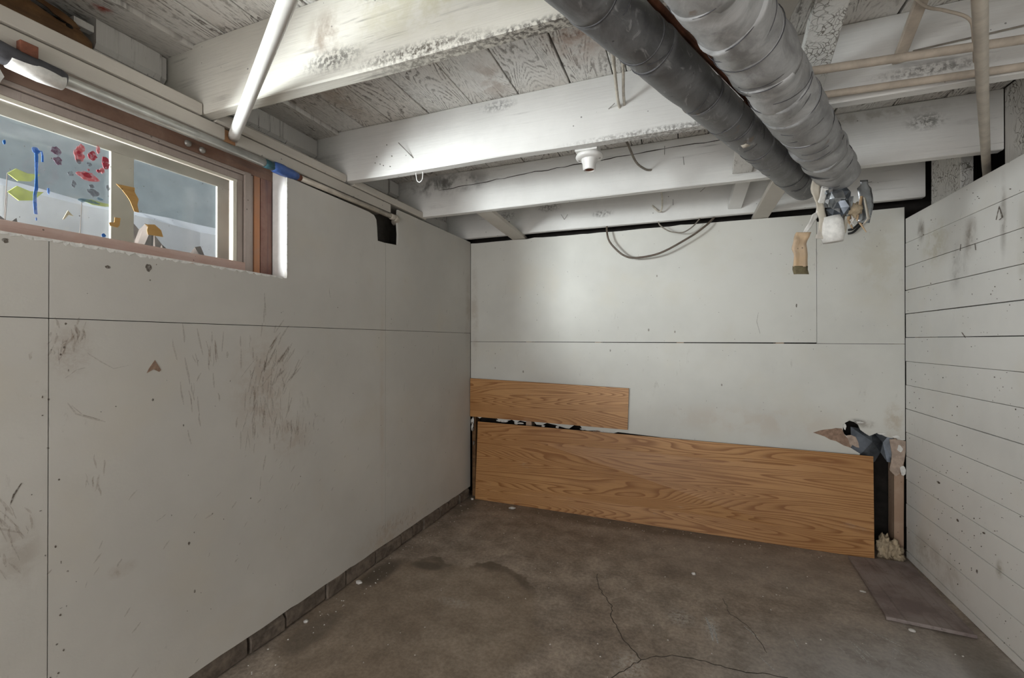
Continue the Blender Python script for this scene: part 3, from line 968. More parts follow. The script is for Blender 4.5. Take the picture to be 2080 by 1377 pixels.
for (x, z, rx, rz) in ((1.165, 0.708, 0.02, 0.008), (1.185, 0.640, 0.012, 0.02), (1.10, 0.722, 0.02, 0.006), (0.915, 0.752, 0.008, 0.02), (1.198, 0.515, 0.012, 0.03), (0.99, 0.782, 0.02, 0.006)):
    slab('paper_scrap', blot(x, z, rx, rz, 9, 0.3), 'y', YB - 0.009, YB - 0.006, 'gypsum_edge', wb)
mk('flashing', [(0.955, 3.318, 0.745), (1.06, 3.322, 0.735), (1.165, 3.312, 0.74), (1.165, 3.308, 0.545), (1.135, 3.314, 0.548), (1.106, 3.322, 0.600), (1.078, 3.318, 0.545), (1.03, 3.312, 0.50), (0.96, 3.309, 0.52), (1.06, 3.304, 0.665), (1.12, 3.330, 0.66)],
   [(0, 1, 9), (1, 10, 9), (1, 2, 10), (2, 3, 10), (3, 4, 10), (4, 5, 10), (5, 9, 10), (5, 6, 9), (6, 7, 9), (7, 8, 9), (8, 0, 9)], 'foil_dark', wb, label='blue grey sheet metal inside the broken wall')
# framing and cavity behind
for x0 in (1.165, 0.55, -0.05, -0.62, -1.16):
    bar('stud', x0, x0 + 0.047, DYB + 0.004, DYB + 0.09, 0.0, 2.06, 'stud', wb, wob=0.002)
bar('stud', XL + 0.004, XL + 0.036, DYB + 0.012, DYB + 0.09, 0.0, 2.06, 'log', wb, wob=0.004)
bar('foundation_block', -2.0, 1.95, 3.42, 3.6, -0.02, 2.5, 'void', wb)
for k in range(9):                                       # crumbs of plaster caught in the gap between the leaning panels
    x = R.uniform(-1.52, -0.52)
    lump('plaster_crumb', (x, YB + R.uniform(-0.004, 0.006), 0.648 - (x + 1.6) * 0.035 + R.uniform(-0.016, 0.004)), (R.uniform(0.012, 0.032), 0.006, R.uniform(0.006, 0.012)), R.choice(('chip', 'gypsum_edge', 'torn_paper')), wb, 2, 0.5)
for k in range(7):
    lump('plaster_crumb', (XL + R.uniform(0.006, 0.03), YB + 0.005, R.uniform(0.40, 0.66)), (0.008, 0.006, R.uniform(0.01, 0.03)), R.choice(('chip', 'brick', 'gypsum_edge')), wb, 2, 0.5)
sc = []
for _ in range(60):
    sc.append(blot(R.uniform(-1.5, 1.18), R.uniform(0.75, 2.0), R.uniform(.001, .0025), R.uniform(.001, .0035), 7))
sc += [blot(-0.503, 1.205, 0.004, 0.009), blot(0.663, 1.50, 0.004, 0.012), blot(1.0, 1.45, 0.002, 0.002), stroke([(0.46, 1.32), (0.44, 1.40), (0.45, 1.46)], 0.002)]
multi_slab('dark_flecks', sc, 'y', YB - 0.0006, YB + 0.0005, 'scuff_dark', wb, kind='stuff')

# ---------------------------------------------------------------- wall_right: horizontal boards
wr = thing('wall_right', (XR, 1.0, 0), 'white painted wall of horizontal boards with sooty streaks at the top', 'wall', kind='structure')
zl = [0.0] + [0.043 + 0.139 * k for k in range(15)]
zl[-1] = 1.995
for i in range(len(zl) - 1):
    off = R.uniform(-0.0012, 0.0016)
    ga = R.choice((0.0009, 0.0012, 0.002))
    bar('board', XR + off, XR + off + 0.019, -2.9, YB - 0.004, zl[i] + ga, zl[i + 1] - ga, 'boards_right', wr, c=0.0012, wob=0.0008, n=24)
for y0 in (-1.2, -0.3, 0.6, 1.5, 2.3, 3.19):
    bar('stud', XR + 0.022, XR + 0.11, y0, y0 + 0.04, 0, 1.99, 'stud', wr)
bar('backing', 1.60, 1.66, -3.0, 3.6, 0, 2.5, 'void', wr)
fl = []
for _ in range(110):
    fl.append(blot(R.uniform(2.2, 3.25), abs(R.gauss(0.55, 0.55)) + 0.03, R.uniform(.0008, .0028), R.uniform(.0008, .0028), 7, 0.4))
for _ in range(30):
    fl.append(blot(R.uniform(2.2, 3.25), R.uniform(1.2, 1.95), R.uniform(.001, .003), R.uniform(.001, .003), 7, 0.4))
fl += [stroke([(2.46, 1.78), (2.44, 1.83), (2.42, 1.78), (2.44, 1.775)], 0.006), stroke([(2.72, 1.70), (2.715, 1.73)], 0.004), stroke([(2.60, 1.68), (2.605, 1.71)], 0.005),
       stroke([(2.71, 1.315), (2.68, 1.29)], 0.004), blot(2.75, 0.42, 0.007, 0.006), blot(2.55, 0.44, 0.008, 0.004), blot(2.6, 0.25, 0.005, 0.008), blot(2.92, 0.55, 0.015, 0.005)]
multi_slab('dark_flecks', fl, 'x', XR - 0.0028, XR - 0.0008, 'scuff_dark', wr, kind='stuff')

# ---------------------------------------------------------------- ceiling: joists, subfloor boards, bridging
ce = thing('ceiling', (0, 1.0, ZJ), 'open whitewashed ceiling of joists and subfloor boards', 'ceiling', kind='structure')
JY = [(-1.85, -1.80), (-1.11, -1.062), (-0.37, -0.322), (0.365, 0.413), (1.10, 1.147), (1.84, 1.887), (2.553, 2.60), (3.222, 3.265)]
for k, (a, b) in enumerate(JY):
    bar('joist', -1.95, 1.285, a, b, ZJ + (0.0 if k != 4 else -0.001), ZF, 'joist_weathered' if k == 4 else 'joist', ce, c=0.004, wob=0.004, n=30)
ex = [-1.95, -1.68, -1.522, -1.356, -1.142, -0.909, -0.683, -0.449, -0.272, -0.217, -0.03, 0.12, 0.282, 0.48, 0.672, 0.90, 1.09, 1.29]
for i in range(len(ex) - 1):
    dz = R.uniform(-0.001, 0.002)
    gp = R.uniform(0.0015, 0.004)
    if i == 13:
        gp = 0.008
    z0 = ZF + dz - (0.016 if i == 0 else 0)
    bar('subfloor_board', ex[i] + gp, ex[i + 1] - gp, -2.9, 3.40, z0, ZF + 0.024, 'subfloor', ce, c=0.002, wob=0.0015, n=26)
bar('leak_guard', -2.1, 1.7, -3.0, 3.6, ZF + 0.03, ZF + 0.12, 'void', ce)  # dark slab added over the boards to stop light leaking in
bar('girder', 1.29, 1.38, -2.9, 2.553, 2.0, ZF, 'alligator', ce, c=0.004, wob=0.003)
# bridging: slanted two-by-fours between the joists and flat straps by the wall
plank('bridging', (0.405, 1.835, 2.165), (0.375, 1.155, 2.335), (1, 0, 0), 0.088, 0.038, 'alligator', ce, wob=0.002)
plank('bridging', (0.275, 2.545, 2.150), (0.265, 1.895, 2.335), (1, 0, 0), 0.088, 0.038, 'alligator', ce, wob=0.002)
plank('bridging', (0.305, 3.214, 2.150), (0.345, 2.606, 2.320), (1, 0, 0), 0.080, 0.038, 'joist', ce, wob=0.002)
plank('bridging', (0.25, 1.86 - 0.70, 2.15), (0.26, 1.83, 2.33), (1, 0, 0), 0.08, 0.03, 'trim', ce, wob=0.002)
plank('strap', (-1.205, 2.56, 2.118), (-1.215, 3.34, 2.086), (1, 0, 0), 0.108, 0.027, 'trim', ce, wob=0.002)
plank('strap', (0.475, 2.58, 2.118), (0.462, 3.34, 2.084), (1, 0, 0), 0.092, 0.027, 'trim', ce, wob=0.002)
plank('lath', (0.66, 1.832, 2.20), (0.575, 1.152, 2.335), (1, 0, 0), 0.032, 0.016, 'tan_conduit', ce, wob=0.001)
bar('block', 1.29, 1.34, 2.885, 3.17, 1.97, 2.36, 'alligator', ce, wob=0.002)
# a split running along the third joist, a few bent nails and staples
sp = wiggle([(-1.5, 2.262), (-1.2, 2.272), (-0.9, 2.290), (-0.55, 2.302), (-0.2, 2.315), (0.2, 2.322)], 0.05, 0.004)
multi_slab('split', [stroke(sp[k:k + 6], 0.0045) for k in range(0, len(sp) - 2, 4)], 'y', 2.5488, 2.5502, 'crack', ce, label='long dark split in the joist')


def nail(x, y, z, dx, dy, dz, r=0.0016):
    tube('nail', [(x, y, z), (x + dx, y + dy, z + dz)], r, 'nail', ce, 8)


nail(-1.226, 1.842, 2.163, -0.062, -0.035, 0.070, 0.0022)
nail(-0.290, 1.842, 2.224, 0.03, -0.03, 0.004)
nail(0.00, 2.555, 2.215, -0.004, -0.03, 0.035)
nail(-0.10, 2.555, 2.28, 0.002, -0.012, 0.05)
nail(-0.07, 3.222, 2.20, 0.0, -0.03, 0.03)
nail(-0.83, 3.222, 2.175, -0.02, -0.02, 0.035)
nail(-0.83, 3.222, 2.175, 0.03, -0.02, 0.03)
nail(0.10, 3.222, 2.27, 0.03, -0.015, 0.02)
nail(0.78, 1.84, 2.135, 0.0, -0.01, -0.03)
nail(0.98, 3.222, 2.21, 0.05, -0.02, 0.0)
for (x, z) in ((-1.44, 2.20), (-1.45, 2.17), (-1.42, 2.16), (-1.35, 2.19), (-1.38, 2.25), (-1.40, 2.15), (-1.36, 2.14)):
    tube('nail', [(x, 1.8405, z), (x, 1.8375, z)], 0.0028, 'nail', ce, 8)
for (x, z) in ((-1.30, 2.16), (-1.27, 2.20), (-1.31, 2.23)):
    tube('nail', [(x, 3.223, z), (x, 3.218, z)], 0.004, 'wire_black', ce, 8)

# ---------------------------------------------------------------- trim: plates along the top of the left wall, stone infill above
t1 = thing('trim_1', (XL, 1.3, 2.04), 'beige painted double plate along the top of the left wall', 'trim', kind='structure')
ZA0, ZA1 = 2.094, 2.136
for a, b in ((-2.9, 0.36), (0.418, 1.096), (1.151, 1.832), (1.893, 2.60)):
    bar('upper_plate', -1.76, XL + 0.010, a, b, ZA0, ZA1, 'trim', t1, c=0.007 if a > 1 else 0.003, wob=0.0015)
bar('lower_plate', -1.76, XL + 0.002, -2.9, 1.186, 2.040, 2.090, 'trim', t1, c=0.003, wob=0.0015)
bar('lower_plate', -1.76, XL + 0.002, 1.238, 2.215, 2.040, 2.090, 'trim', t1, c=0.003, wob=0.0015)
bar('notch', -1.76, XL - 0.010, 1.182, 1.242, 2.042, 2.088, 'raw_wood', t1, label='bare orange wood where the plate is notched')
wi = thing('trim_2', (-1.9, 1.3, 2.09), 'limewashed stones filling between the joist ends', 'stone infill', kind='structure')
for (y0, y1) in ((0.875, 1.098), (1.149, 1.838), (1.889, 2.55), (2.602, 3.22), (-0.32, 0.36)):
    yy = y0
    row = 0
    for (z0, z1) in ((2.088, 2.165), (2.168, 2.245), (2.248, 2.35)):
        yy = y0
        while yy < y1 - 0.02:
            L = min(R.uniform(0.16, 0.34), y1 - yy)
            xo = R.uniform(-0.008, 0.008)
            vv, ff = plank_geo((-1.90 + xo, yy, (z0 + z1) / 2), (-1.90 + xo, yy + L - 0.004, (z0 + z1) / 2), (0, 0, 1), z1 - z0, 0.16, 0.012, 4, 0.007, R.random() * 30)
            mk('stone', vv, ff, 'stone', wi)
            yy += L
bar('sill_backing', -2.1, -2.0, -3.0, 3.6, 2.05, 2.46, 'void', wi)

# ---------------------------------------------------------------- window_1
w1 = thing('window_1', (-1.735, 0.75, 1.56), 'old basement window with worn brown frame and finger painted dusty glass', 'window', kind='structure')
FX = -1.722                                               # room face of the frame
bar('reveal_board', FX, DX + 0.002, WIN1, WIN1 + 0.012, WZ0 - 0.01, 2.04, 'jamb_white', w1)
bar('reveal_board', FX, DX + 0.002, WIN0 - 0.012, WIN0, WZ0 - 0.01, 2.04, 'jamb_white', w1)
bar('header', FX - 0.04, FX, WIN0, WIN1, 1.986, 2.045, 'frame_brown', w1, label='stained brown board above the window')
bar('sill', FX - 0.06, DX + 0.004, WIN0, WIN1, 1.535, 1.552, 'frame_pink', w1)
bar('bottom_rail', FX - 0.05, FX + 0.007, WIN0, 1.336, 1.552, 1.604, 'frame_pink', w1, c=0.003)
bar('jamb', FX - 0.05, FX, 1.417, WIN1, WZ0 - 0.01, 1.986, 'frame_jamb', w1)
bar('jamb', FX - 0.055, FX - 0.004, 1.386, 1.4155, WZ0 - 0.005, 1.986, 'frame_orange', w1, label='orange bare wood strip of the window jamb')
bar('jamb', FX - 0.055, FX - 0.008, 1.369, 1.3855, WZ0 - 0.005, 1.984, 'frame_mauve', w1)
bar('stop', FX - 0.05, FX + 0.004, 1.337, 1.367, WZ0 - 0.002, 1.986, 'frame_mauve', w1)
bar('stop', FX - 0.05, FX + 0.004, WIN0, 1.337, 1.972, 1.986, 'frame_mauve', w1)
bar('sash_rail', FX - 0.05, FX - 0.004, WIN0, 1.334, 1.944, 1.970, 'frame_mauve', w1)
bar('sash_stile', FX - 0.05, FX - 0.004, 1.306, 1.334, 1.604, 1.944, 'frame_mauve', w1)
bar('glazing_bead', FX - 0.012, FX - 0.002, WIN0, 1.306, 1.931, 1.943, 'cream', w1)
bar('glazing_bead', FX - 0.012, FX - 0.002, 1.287, 1.306, 1.604, 1.931, 'cream', w1)
bar('jamb', FX - 0.05, FX, WIN0, WIN0 + 0.08, WZ0, 1.986, 'frame_jamb', w1)
pane = bar('pane', -1.7395, -1.7355, WIN0 + 0.02, 1.300, 1.595, 1.938, 'glass', w1, label='dusty window glass with finger paint')
GX = -1.7354
# outer storm frame and panes
bar('outer_rail', -1.876, -1.866, WIN0 - 0.01, WIN1, 1.938, 2.03, 'outer_frame', w1)
bar('outer_rail', -1.876, -1.866, WIN0 - 0.01, WIN1, 1.56, 1.600, 'outer_frame', w1)
bar('outer_stile', -1.876, -1.866, 1.322, WIN1, 1.60, 1.938, 'outer_frame', w1)
bar('outer_stile', -1.876, -1.866, 0.942, 1.014, 1.60, 1.938, 'outer_frame', w1)
bar('outer_stile', -1.876, -1.866, WIN0 - 0.01, -0.52, 1.60, 1.938, 'outer_frame', w1)
bar('outer_pane', -1.884, -1.880, 1.010, 1.326, 1.598, 1.940, 'glass_outer', w1)
bar('outer_pane', -1.884, -1.880, -0.524, 0.946, 1.598, 1.940, 'glass_outer', w1)
# finger paint, drips and tape scraps on the inner glass
hp = dict(
    p_purple=[(0.742, 1.838, 0.012, 0.012), (0.746, 1.811, 0.01, 0.012)],
    p_pink=[(0.796, 1.848, 0.012, 0.022), (0.802, 1.872, 0.007, 0.011), (0.843, 1.882, 0.005, 0.013), (0.817, 1.79, 0.028, 0.013), (0.854, 1.82, 0.006, 0.009)],
    p_red=[(0.829, 1.856, 0.011, 0.014), (0.864, 1.848, 0.011, 0.02), (0.845, 1.815, 0.006, 0.005), (0.819, 1.81, 0.003, 0.003), (0.815, 1.791, 0.013, 0.008), (0.796, 1.851, 0.007, 0.009)],
    p_grey=[(0.821, 1.827, 0.007, 0.006), (0.775, 1.783, 0.007, 0.008), (0.783, 1.754, 0.006, 0.011), (0.83, 1.743, 0.015, 0.011), (0.827, 1.761, 0.007, 0.006), (0.87, 1.77, 0.005, 0.009), (0.795, 1.827, 0.007, 0.008)],
    p_bluegrey=[(0.803, 1.709, 0.009, 0.005), (0.822, 1.712, 0.026, 0.005), (0.848, 1.727, 0.008, 0.004)])
for k, l in hp.items():
    multi_slab('handprint', [blot(*q, n=16) for q in l], 'x', GX, GX + 0.0006, k, pane, label='smeared finger paint handprint')
multi_slab('paint_drip', [stroke([(0.697, 1.826), (0.699, 1.806), (0.699, 1.747), (0.699, 1.714), (0.696, 1.694), (0.696, 1.672), (0.698, 1.639)], 0.0072, False),
                          stroke([(0.699, 1.820), (0.710, 1.824), (0.712, 1.812), (0.712, 1.794)], 0.0045, False),
                          blot(0.698, 1.822, 0.009, 0.008), blot(0.634, 1.82, 0.003, 0.006), blot(0.725, 1.714, 0.0026, 0.009), blot(0.699, 1.625, 0.0018, 0.005), blot(0.858, 1.613, 0.006, 0.006)],
           'x', GX, GX + 0.0008, 'p_blue', pane, label='blue paint drip on the glass')
for poly, m_ in (([(0.891, 1.79), (0.944, 1.794), (0.944, 1.779), (0.956, 1.758), (0.952, 1.738), (0.957, 1.713), (0.943, 1.713), (0.93, 1.746), (0.92, 1.761), (0.907, 1.776)], 'tape_brown'),
                 ([(0.872, 1.659), (0.886, 1.662), (0.888, 1.679), (0.904, 1.681), (0.901, 1.655), (0.895, 1.647), (0.874, 1.649)], 'tape_brown'),
                 ([(0.973, 1.68), (0.982, 1.679), (1.005, 1.684), (1.026, 1.669), (1.033, 1.646), (0.984, 1.644), (0.981, 1.658), (0.984, 1.672)], 'tape_brown'),
                 ([(0.757, 1.639), (0.769, 1.669), (0.783, 1.655), (0.771, 1.656), (0.761, 1.64)], 'tape_pale')):
    if m_ not in M:
        M[m_] = weather_board(m_, *(((0.46, 0.27, 0.09), (0.52, 0.32, 0.12), (0.28, 0.14, 0.04)) if m_ == 'tape_brown' else ((0.55, 0.50, 0.36), (0.6, 0.55, 0.4), (0.4, 0.36, 0.25))), 'y')
    slab('tape_scrap', poly, 'x', GX, GX + 0.0009, m_, pane, label='torn scrap of brown tape')
gs = [blot(R.uniform(0.5, 1.27), R.uniform(1.62, 1.91), R.uniform(.0006, .0018), R.uniform(.0006, .002), 7) for _ in range(60)]
multi_slab('dirt_flecks', gs, 'x', GX, GX + 0.0005, 'scuff_dark', pane, kind='stuff')
for (y, z) in ((1.105, 2.008), (1.158, 2.004)):
    b = lathe('screw', [(0.0, 0.006), (0.004, 0.006), (0.011, 0.002), (0.012, -0.004)], (0, 0, 0), 'nail', None, 14)
    b.rotation_euler = (0, math.pi / 2, 0)
    b.parent = w1
    b.location = Vector((FX + 0.004, y, z)) - WORLD[w1]

# ================================================================== OUTSIDE THE WINDOW
bar('snowy_bank', -3.6, -2.9, 0.3, 4.5, 0.9, 2.035, 'snow', None, wob=0.03, c=0.05,
    label='pale snowy bank seen through the basement window', cat='bank')
bar('outside_ground', -2.9, -2.02, 0.6, 4.5, 0.9, 1.40, 'outside_rock', None, wob=0.02, label='brown ground of the window well outside', cat='ground', kind='structure')
bar('cladding_wall', -6.2, -6.0, -3, 9, 0.9, 3.6, 'cladding', None, label='grey green wall beyond the snowy bank', cat='wall', kind='structure')
for (x, y, z, r, lb) in ((-2.2, 0.78, 1.69, 0.085, 'far left under the yellow leaves'), (-2.5, 1.06, 1.66, 0.07, 'small one left of the mullion'), (-2.2, 1.20, 1.72, 0.07, 'just right of the mullion'),
                         (-2.45, 1.40, 1.71, 0.085, 'middle of the right pane'), (-2.2, 1.48, 1.66, 0.07, 'rightmost one')):
    lump('rock', (x, y, (z + 1.38) / 2), (0.09, r, (z - 1.38) / 2 + 0.02), 'outside_rock', None, 3, 0.6, 7.0, smooth=False,
         label='brown rock in the window well, ' + lb, cat='rock', group='rocks in the window well')
for k, (y, z, ry, rz, lb) in enumerate(((0.905, 1.90, 0.045, 0.025, 'yellow green leaf outside the window, upper one at the left'), (0.915, 1.835, 0.05, 0.030, 'yellow green leaf outside the window, lower one at the left'),
                                        (1.15, 1.868, 0.06, 0.012, 'slim yellow green leaf outside the window below the handprint'))):
    xk = -2.33 - 0.012 * k
    pt = thing('leafy_shoot', (xk, y, 1.40), lb, 'plant', 'yellow shoots outside the window')
    slab('leaf', [(y - ry, z - rz * .2), (y - ry * .4, z - rz), (y + ry * .4, z - rz * .6), (y + ry, z + rz * .8), (y + ry * .2, z + rz * .5), (y - ry * .5, z + rz * .8)], 'x', xk - 0.003, xk, 'leaf', pt)
    tube('stem', [(xk - 0.002, y - ry, z - rz * .2), (xk - 0.002, y - ry - 0.01, (z + 1.4) / 2), (xk - 0.002, y - ry - 0.015, 1.40)], 0.0012, 'outside_rock', pt, 8)

# ================================================================== PIPES ON THE LEFT
wp = thing('water_pipe', (XL + 0.004, 1.3, 2.0), 'galvanised water pipe with blue tape joint above the window', 'pipe')
PX = XL + 0.002
tube('pipe_run', [(PX, -1.0, 2.008), (PX, 0.62, 2.010), (PX, 1.45, 2.018)], 0.0175, 'steel_pipe', wp, 20, label='silvery galvanised pipe')
tube('pipe_run', [(PX, 1.44, 2.018), (PX - 0.002, 1.8, 2.019), (PX - 0.003, 2.24, 2.020)], 0.0132, 'cream_pipe', wp, 16, label='thinner cream painted pipe')
tube('tape_wrap', [(PX, 1.395, 2.018), (PX, 1.41, 2.018), (PX, 1.43, 2.018), (PX, 1.445, 2.018), (PX, 1.46, 2.018), (PX, 1.49, 2.018), (PX, 1.525, 2.018)], [0.0185, 0.0225, 0.024, 0.0245, 0.0225, 0.0215, 0.0165], 'blue_tape', wp, 18, lump=0.003, lscale=60, label='blue tape')
tube('tape_wrap', [(PX, 1.355, 2.017), (PX, 1.40, 2.018)], [0.0182, 0.0187], 'teal_tape', wp, 18)
tube('rust_ring', [(PX, 1.515, 2.018), (PX, 1.545, 2.018)], [0.0165, 0.0140], 'rust', wp, 16)
tube('sleeve', [(PX, 0.56, 2.016), (PX, 0.60, 2.014), (PX, 0.66, 2.012), (PX, 0.70, 2.011), (PX, 0.715, 2.011)], [0.028, 0.0275, 0.0265, 0.025, 0.019], 'soot', wp, 18, lump=0.006, lscale=30, label='blackened sleeve')
tube('sleeve', [(PX + 0.003, 0.60, 2.003), (PX + 0.003, 0.66, 2.001), (PX + 0.003, 0.71, 2.001)], [0.022, 0.023, 0.020], 'white_wrap', wp, 16, lump=0.005, lscale=30)
tube('coupling', [(PX - 0.003, 2.215, 2.020), (PX - 0.003, 2.225, 2.020), (PX - 0.003, 2.245, 2.020), (PX - 0.003, 2.255, 2.020)], [0.0150, 0.0185, 0.0185, 0.0165], 'cream_pipe', wp, 16)
tube('coupling', [(PX - 0.003, 2.252, 2.020), (PX - 0.003, 2.262, 2.020), (PX - 0.006, 2.285, 2.018), (PX - 0.02, 2.30, 2.012), (PX - 0.045, 2.302, 2.005)], [0.018, 0.0205, 0.0205, 0.0185, 0.018], 'cream_pipe', wp, 16, label='cream elbow turning into the wall')
bar('bracket', XL - 0.004, XL + 0.024, 0.618, 0.652, 2.030, 2.062, 'rust', None, label='small rusty bracket above the sooty end of the water pipe', cat='bracket')
slab('torn_paper_flap', jag((0.50, 1.93), (0.60, 1.94), 0.02, 0.006) + jag((0.60, 1.94), (0.625, 2.0), 0.015, 0.006) + [(0.60, 2.03), (0.50, 2.04)], 'x', FX + 0.012, FX + 0.016, 'white_wrap', None,
     label='torn white paper flap at the top left of the window', cat='paper')
tube('white_pipe', [(-1.634, 1.223, 2.068), (-1.60, 1.203, 2.068), (-0.855, 0.772, 2.066), (-0.66, 0.659, 2.066), (-0.635, 0.645, 2.070), (-0.620, 0.636, 2.085), (-0.618, 0.635, 2.12), (-0.618, 0.635, 2.36)], 0.0195, 'white_pipe', None, 24,
     label='glossy white pipe crossing diagonally below the nearest joist', cat='pipe')
lg = thing('rotten_log', (-1.84, 0.65, 2.19), 'rotten brown log end in the gap above the plate', 'log')
tube('trunk', [(-1.86, 0.43, 2.245), (-1.856, 0.50, 2.247), (-1.852, 0.60, 2.248), (-1.848, 0.70, 2.246), (-1.842, 0.78, 2.243), (-1.84, 0.83, 2.24), (-1.84, 0.858, 2.238), (-1.84, 0.866, 2.238)], [0.055, 0.060, 0.058, 0.052, 0.048, 0.044, 0.034, 0.016], 'log', lg, 20, lump=0.014, lscale=16)
for (y, z) in ((0.800, 2.262), (0.826, 2.245)):
    lump('knot', (-1.800, y, z), (0.008, 0.009, 0.008), 'void', lg, 2, 0.3)
ribbon('bark_strip', smooth_path([(-1.84, 0.72, 2.325), (-1.82, 0.76, 2.305), (-1.81, 0.80, 2.285), (-1.82, 0.83, 2.280)], 3), (0, 0.4, 0.6), [0.014] * 4 + [0.022] * 4 + [0.012] * 2, 'log', lg, 0.004, 0.006)
bar('splinter', -1.85, -1.82, 0.82, 0.872, 2.295, 2.318, 'stone', lg, wob=0.003)

# ================================================================== DUCTS
def duct(root, start, end, z, r, cuts, mat, lumpy):
    s, e = Vector((start[0], start[1], z)), Vector((end[0], end[1], z))
    L = (e - s).length
    d = (e - s).normalized()
    for i in range(len(cuts) - 1):
        a, b = cuts[i], min(cuts[i + 1] + 0.02, L)
        k0 = R.uniform(0.985, 0.998)
        k1 = R.uniform(1.0, 1.018)
        n = 12
        ph, sl = R.uniform(0, 6.28), R.uniform(0.004, 0.022)
        pts = [s + d * (a + (b - a) * j / n) for j in range(n + 1)]
        rr = [r * (k1 + (k0 - k1) * j / n) for j in range(n + 1)]
        w = tube('tape_wrap', pts, rr, mat, root, 40, lump=lumpy, lscale=13, cap=(i < len(cuts) - 2), slant=sl, phase=ph)
        # the dark edge where one wrap laps over the next, and a few creases in the tape
        u0 = d.orthogonal().normalized()
        v0 = d.cross(u0)
        for (at, rad, a0, a1, th) in [(a + 0.002, r * k1, 0.0, 6.29, 0.0011)] + [(a + (b - a) * R.uniform(0.15, 0.85), r * 1.004, R.uniform(0, 6), 0, 0.0009) for _ in range(3)]:
            if a1 == 0:
                a1 = a0 + R.uniform(0.5, 1.6)
                skew = R.uniform(-0.05, 0.05)
            else:
                skew = 0
            ring = []
            for j in range(37):
                an = a0 + (a1 - a0) * j / 36
                ring.append(s + d * (at + sl * math.cos(an - ph) + skew * (j / 36)) + (u0 * math.cos(an) + v0 * math.sin(an)) * (rad + 0.0002))
            tube('lap_edge', ring, th, 'soot', w, 6)
    return s, e, d, L


dA = thing('wrapped_duct', (0.2, 1.8, 1.95), 'slimmer dark grey tape wrapped duct hanging below the joists', 'duct', 'tape wrapped ducts')
duct(dA, (-1.364, -1.595), (0.545, 2.53), 2.02, 0.0615, [x + 2.533 for x in (-2.533, -2.0, -1.5, -1.0, -0.5, 0, 0.27, 0.47, 0.53, 0.83, 1.01, 1.08, 1.31, 1.46, 1.74, 2.012)], 'duct_dark', 0.003)
dB = thing('wrapped_duct', (0.4, 1.6, 1.92), 'fatter pale grey tape wrapped duct with a torn dangling end', 'duct', 'tape wrapped ducts')
sB, eB, dirB, LB = duct(dB, (-1.057, -1.595), (0.625, 2.325), 2.004, 0.080, [x + 2.554 for x in (-2.554, -2.0, -1.5, -1.0, -0.5, 0, 0.22, 0.36, 0.48, 0.62, 0.76, 0.88, 1.08, 1.22, 1.36, 1.50, 1.711)], 'duct_light', 0.010)
tube('duct_core', [eB - dirB * 0.25, eB - dirB * 0.012], 0.070, 'wire_black', dB, 28, cap=True, label='dark open mouth of the duct')
# torn end
ribbon('tape_strip', smooth_path([(0.535, 2.25, 1.985), (0.530, 2.262, 1.93), (0.545, 2.275, 1.87), (0.560, 2.285, 1.80), (0.557, 2.29, 1.745), (0.552, 2.292, 1.72)], 4), (0.93, 0.36, 0),
       [0.04] * 8 + [0.036] * 5 + [0.034] * 4 + [0.04] * 4, 'cream_tape', dB, 0.0016, 0.010, label='frayed cream cloth tape strip')
ribbon('tape_strip', smooth_path([(0.575, 2.262, 1.965), (0.568, 2.27, 1.94), (0.552, 2.278, 1.88), (0.545, 2.285, 1.83)], 4), (0.93, 0.36, 0), 0.03, 'white_wrap', dB, 0.0016, 0.010)
ribbon('tape_strip', smooth_path([(0.540, 2.30, 1.84), (0.525, 2.296, 1.80), (0.505, 2.29, 1.765), (0.488, 2.285, 1.745)], 4), (0.80, 0.3, 0.5), 0.045, 'white_wrap', dB, 0.0016, 0.010)
tan = ribbon('tape_strip', smooth_path([(0.490, 2.283, 1.752), (0.474, 2.276, 1.72), (0.472, 2.274, 1.68), (0.476, 2.275, 1.635), (0.474, 2.275, 1.60)], 4), (0.93, 0.36, 0), 0.064, 'tan_tape', dB, 0.0018, 0.014, label='tan backed strip of tape curling down')
ribbon('tape_end', [(0.474, 2.2735, 1.603), (0.473, 2.273, 1.588), (0.478, 2.274, 1.567)], (0.93, 0.36, 0), 0.066, 'olive_tape', tan, 0.0018, 0.003)
ribbon('tape_strip', smooth_path([(0.722, 2.335, 1.968), (0.728, 2.34, 1.92), (0.735, 2.345, 1.86), (0.722, 2.34, 1.785)], 4), (0.93, 0.36, 0), [0.03] * 3 + [0.062] * 6 + [0.055] * 4, 'foil', dB, 0.0016, 0.006, label='silver tape strip hanging from the duct')
for (x, y, z, a, b, c, m_) in ((0.600, 2.30, 1.885, 0.035, 0.03, 0.045, 'foil'), (0.635, 2.315, 1.915, 0.030, 0.03, 0.030, 'foil_dark'), (0.625, 2.31, 1.845, 0.036, 0.03, 0.050, 'foil_dark'),
                               (0.580, 2.295, 1.925, 0.018, 0.02, 0.028, 'foil'), (0.655, 2.32, 1.865, 0.022, 0.02, 0.040, 'foil')):
    lump('foil_scrap', (x, y, z), (a, b, c), m_, dB, 2, 0.75, 9.0, smooth=False)
tube('plaster_stub', [(0.593, 2.305, 1.815), (0.597, 2.307, 1.79), (0.600, 2.308, 1.74), (0.602, 2.309, 1.705)], [0.036, 0.044, 0.045, 0.037], 'white_wrap', dB, 20, lump=0.006, lscale=40, label='broken white plaster collar')
for k in range(9):
    a = R.uniform(0.62, 0.73)
    ribbon('shred', [(a, 2.33, R.uniform(1.80, 1.90)), (a + R.uniform(-.015, .015), 2.335, 1.80), (a + R.uniform(-.02, .02), 2.33, R.uniform(1.74, 1.79))], (0.93, 0.36, 0), [0.012, 0.016, 0.004], R.choice(('cream_tape', 'white_wrap', 'tan_tape')), dB, 0.001, 0.008, 3)
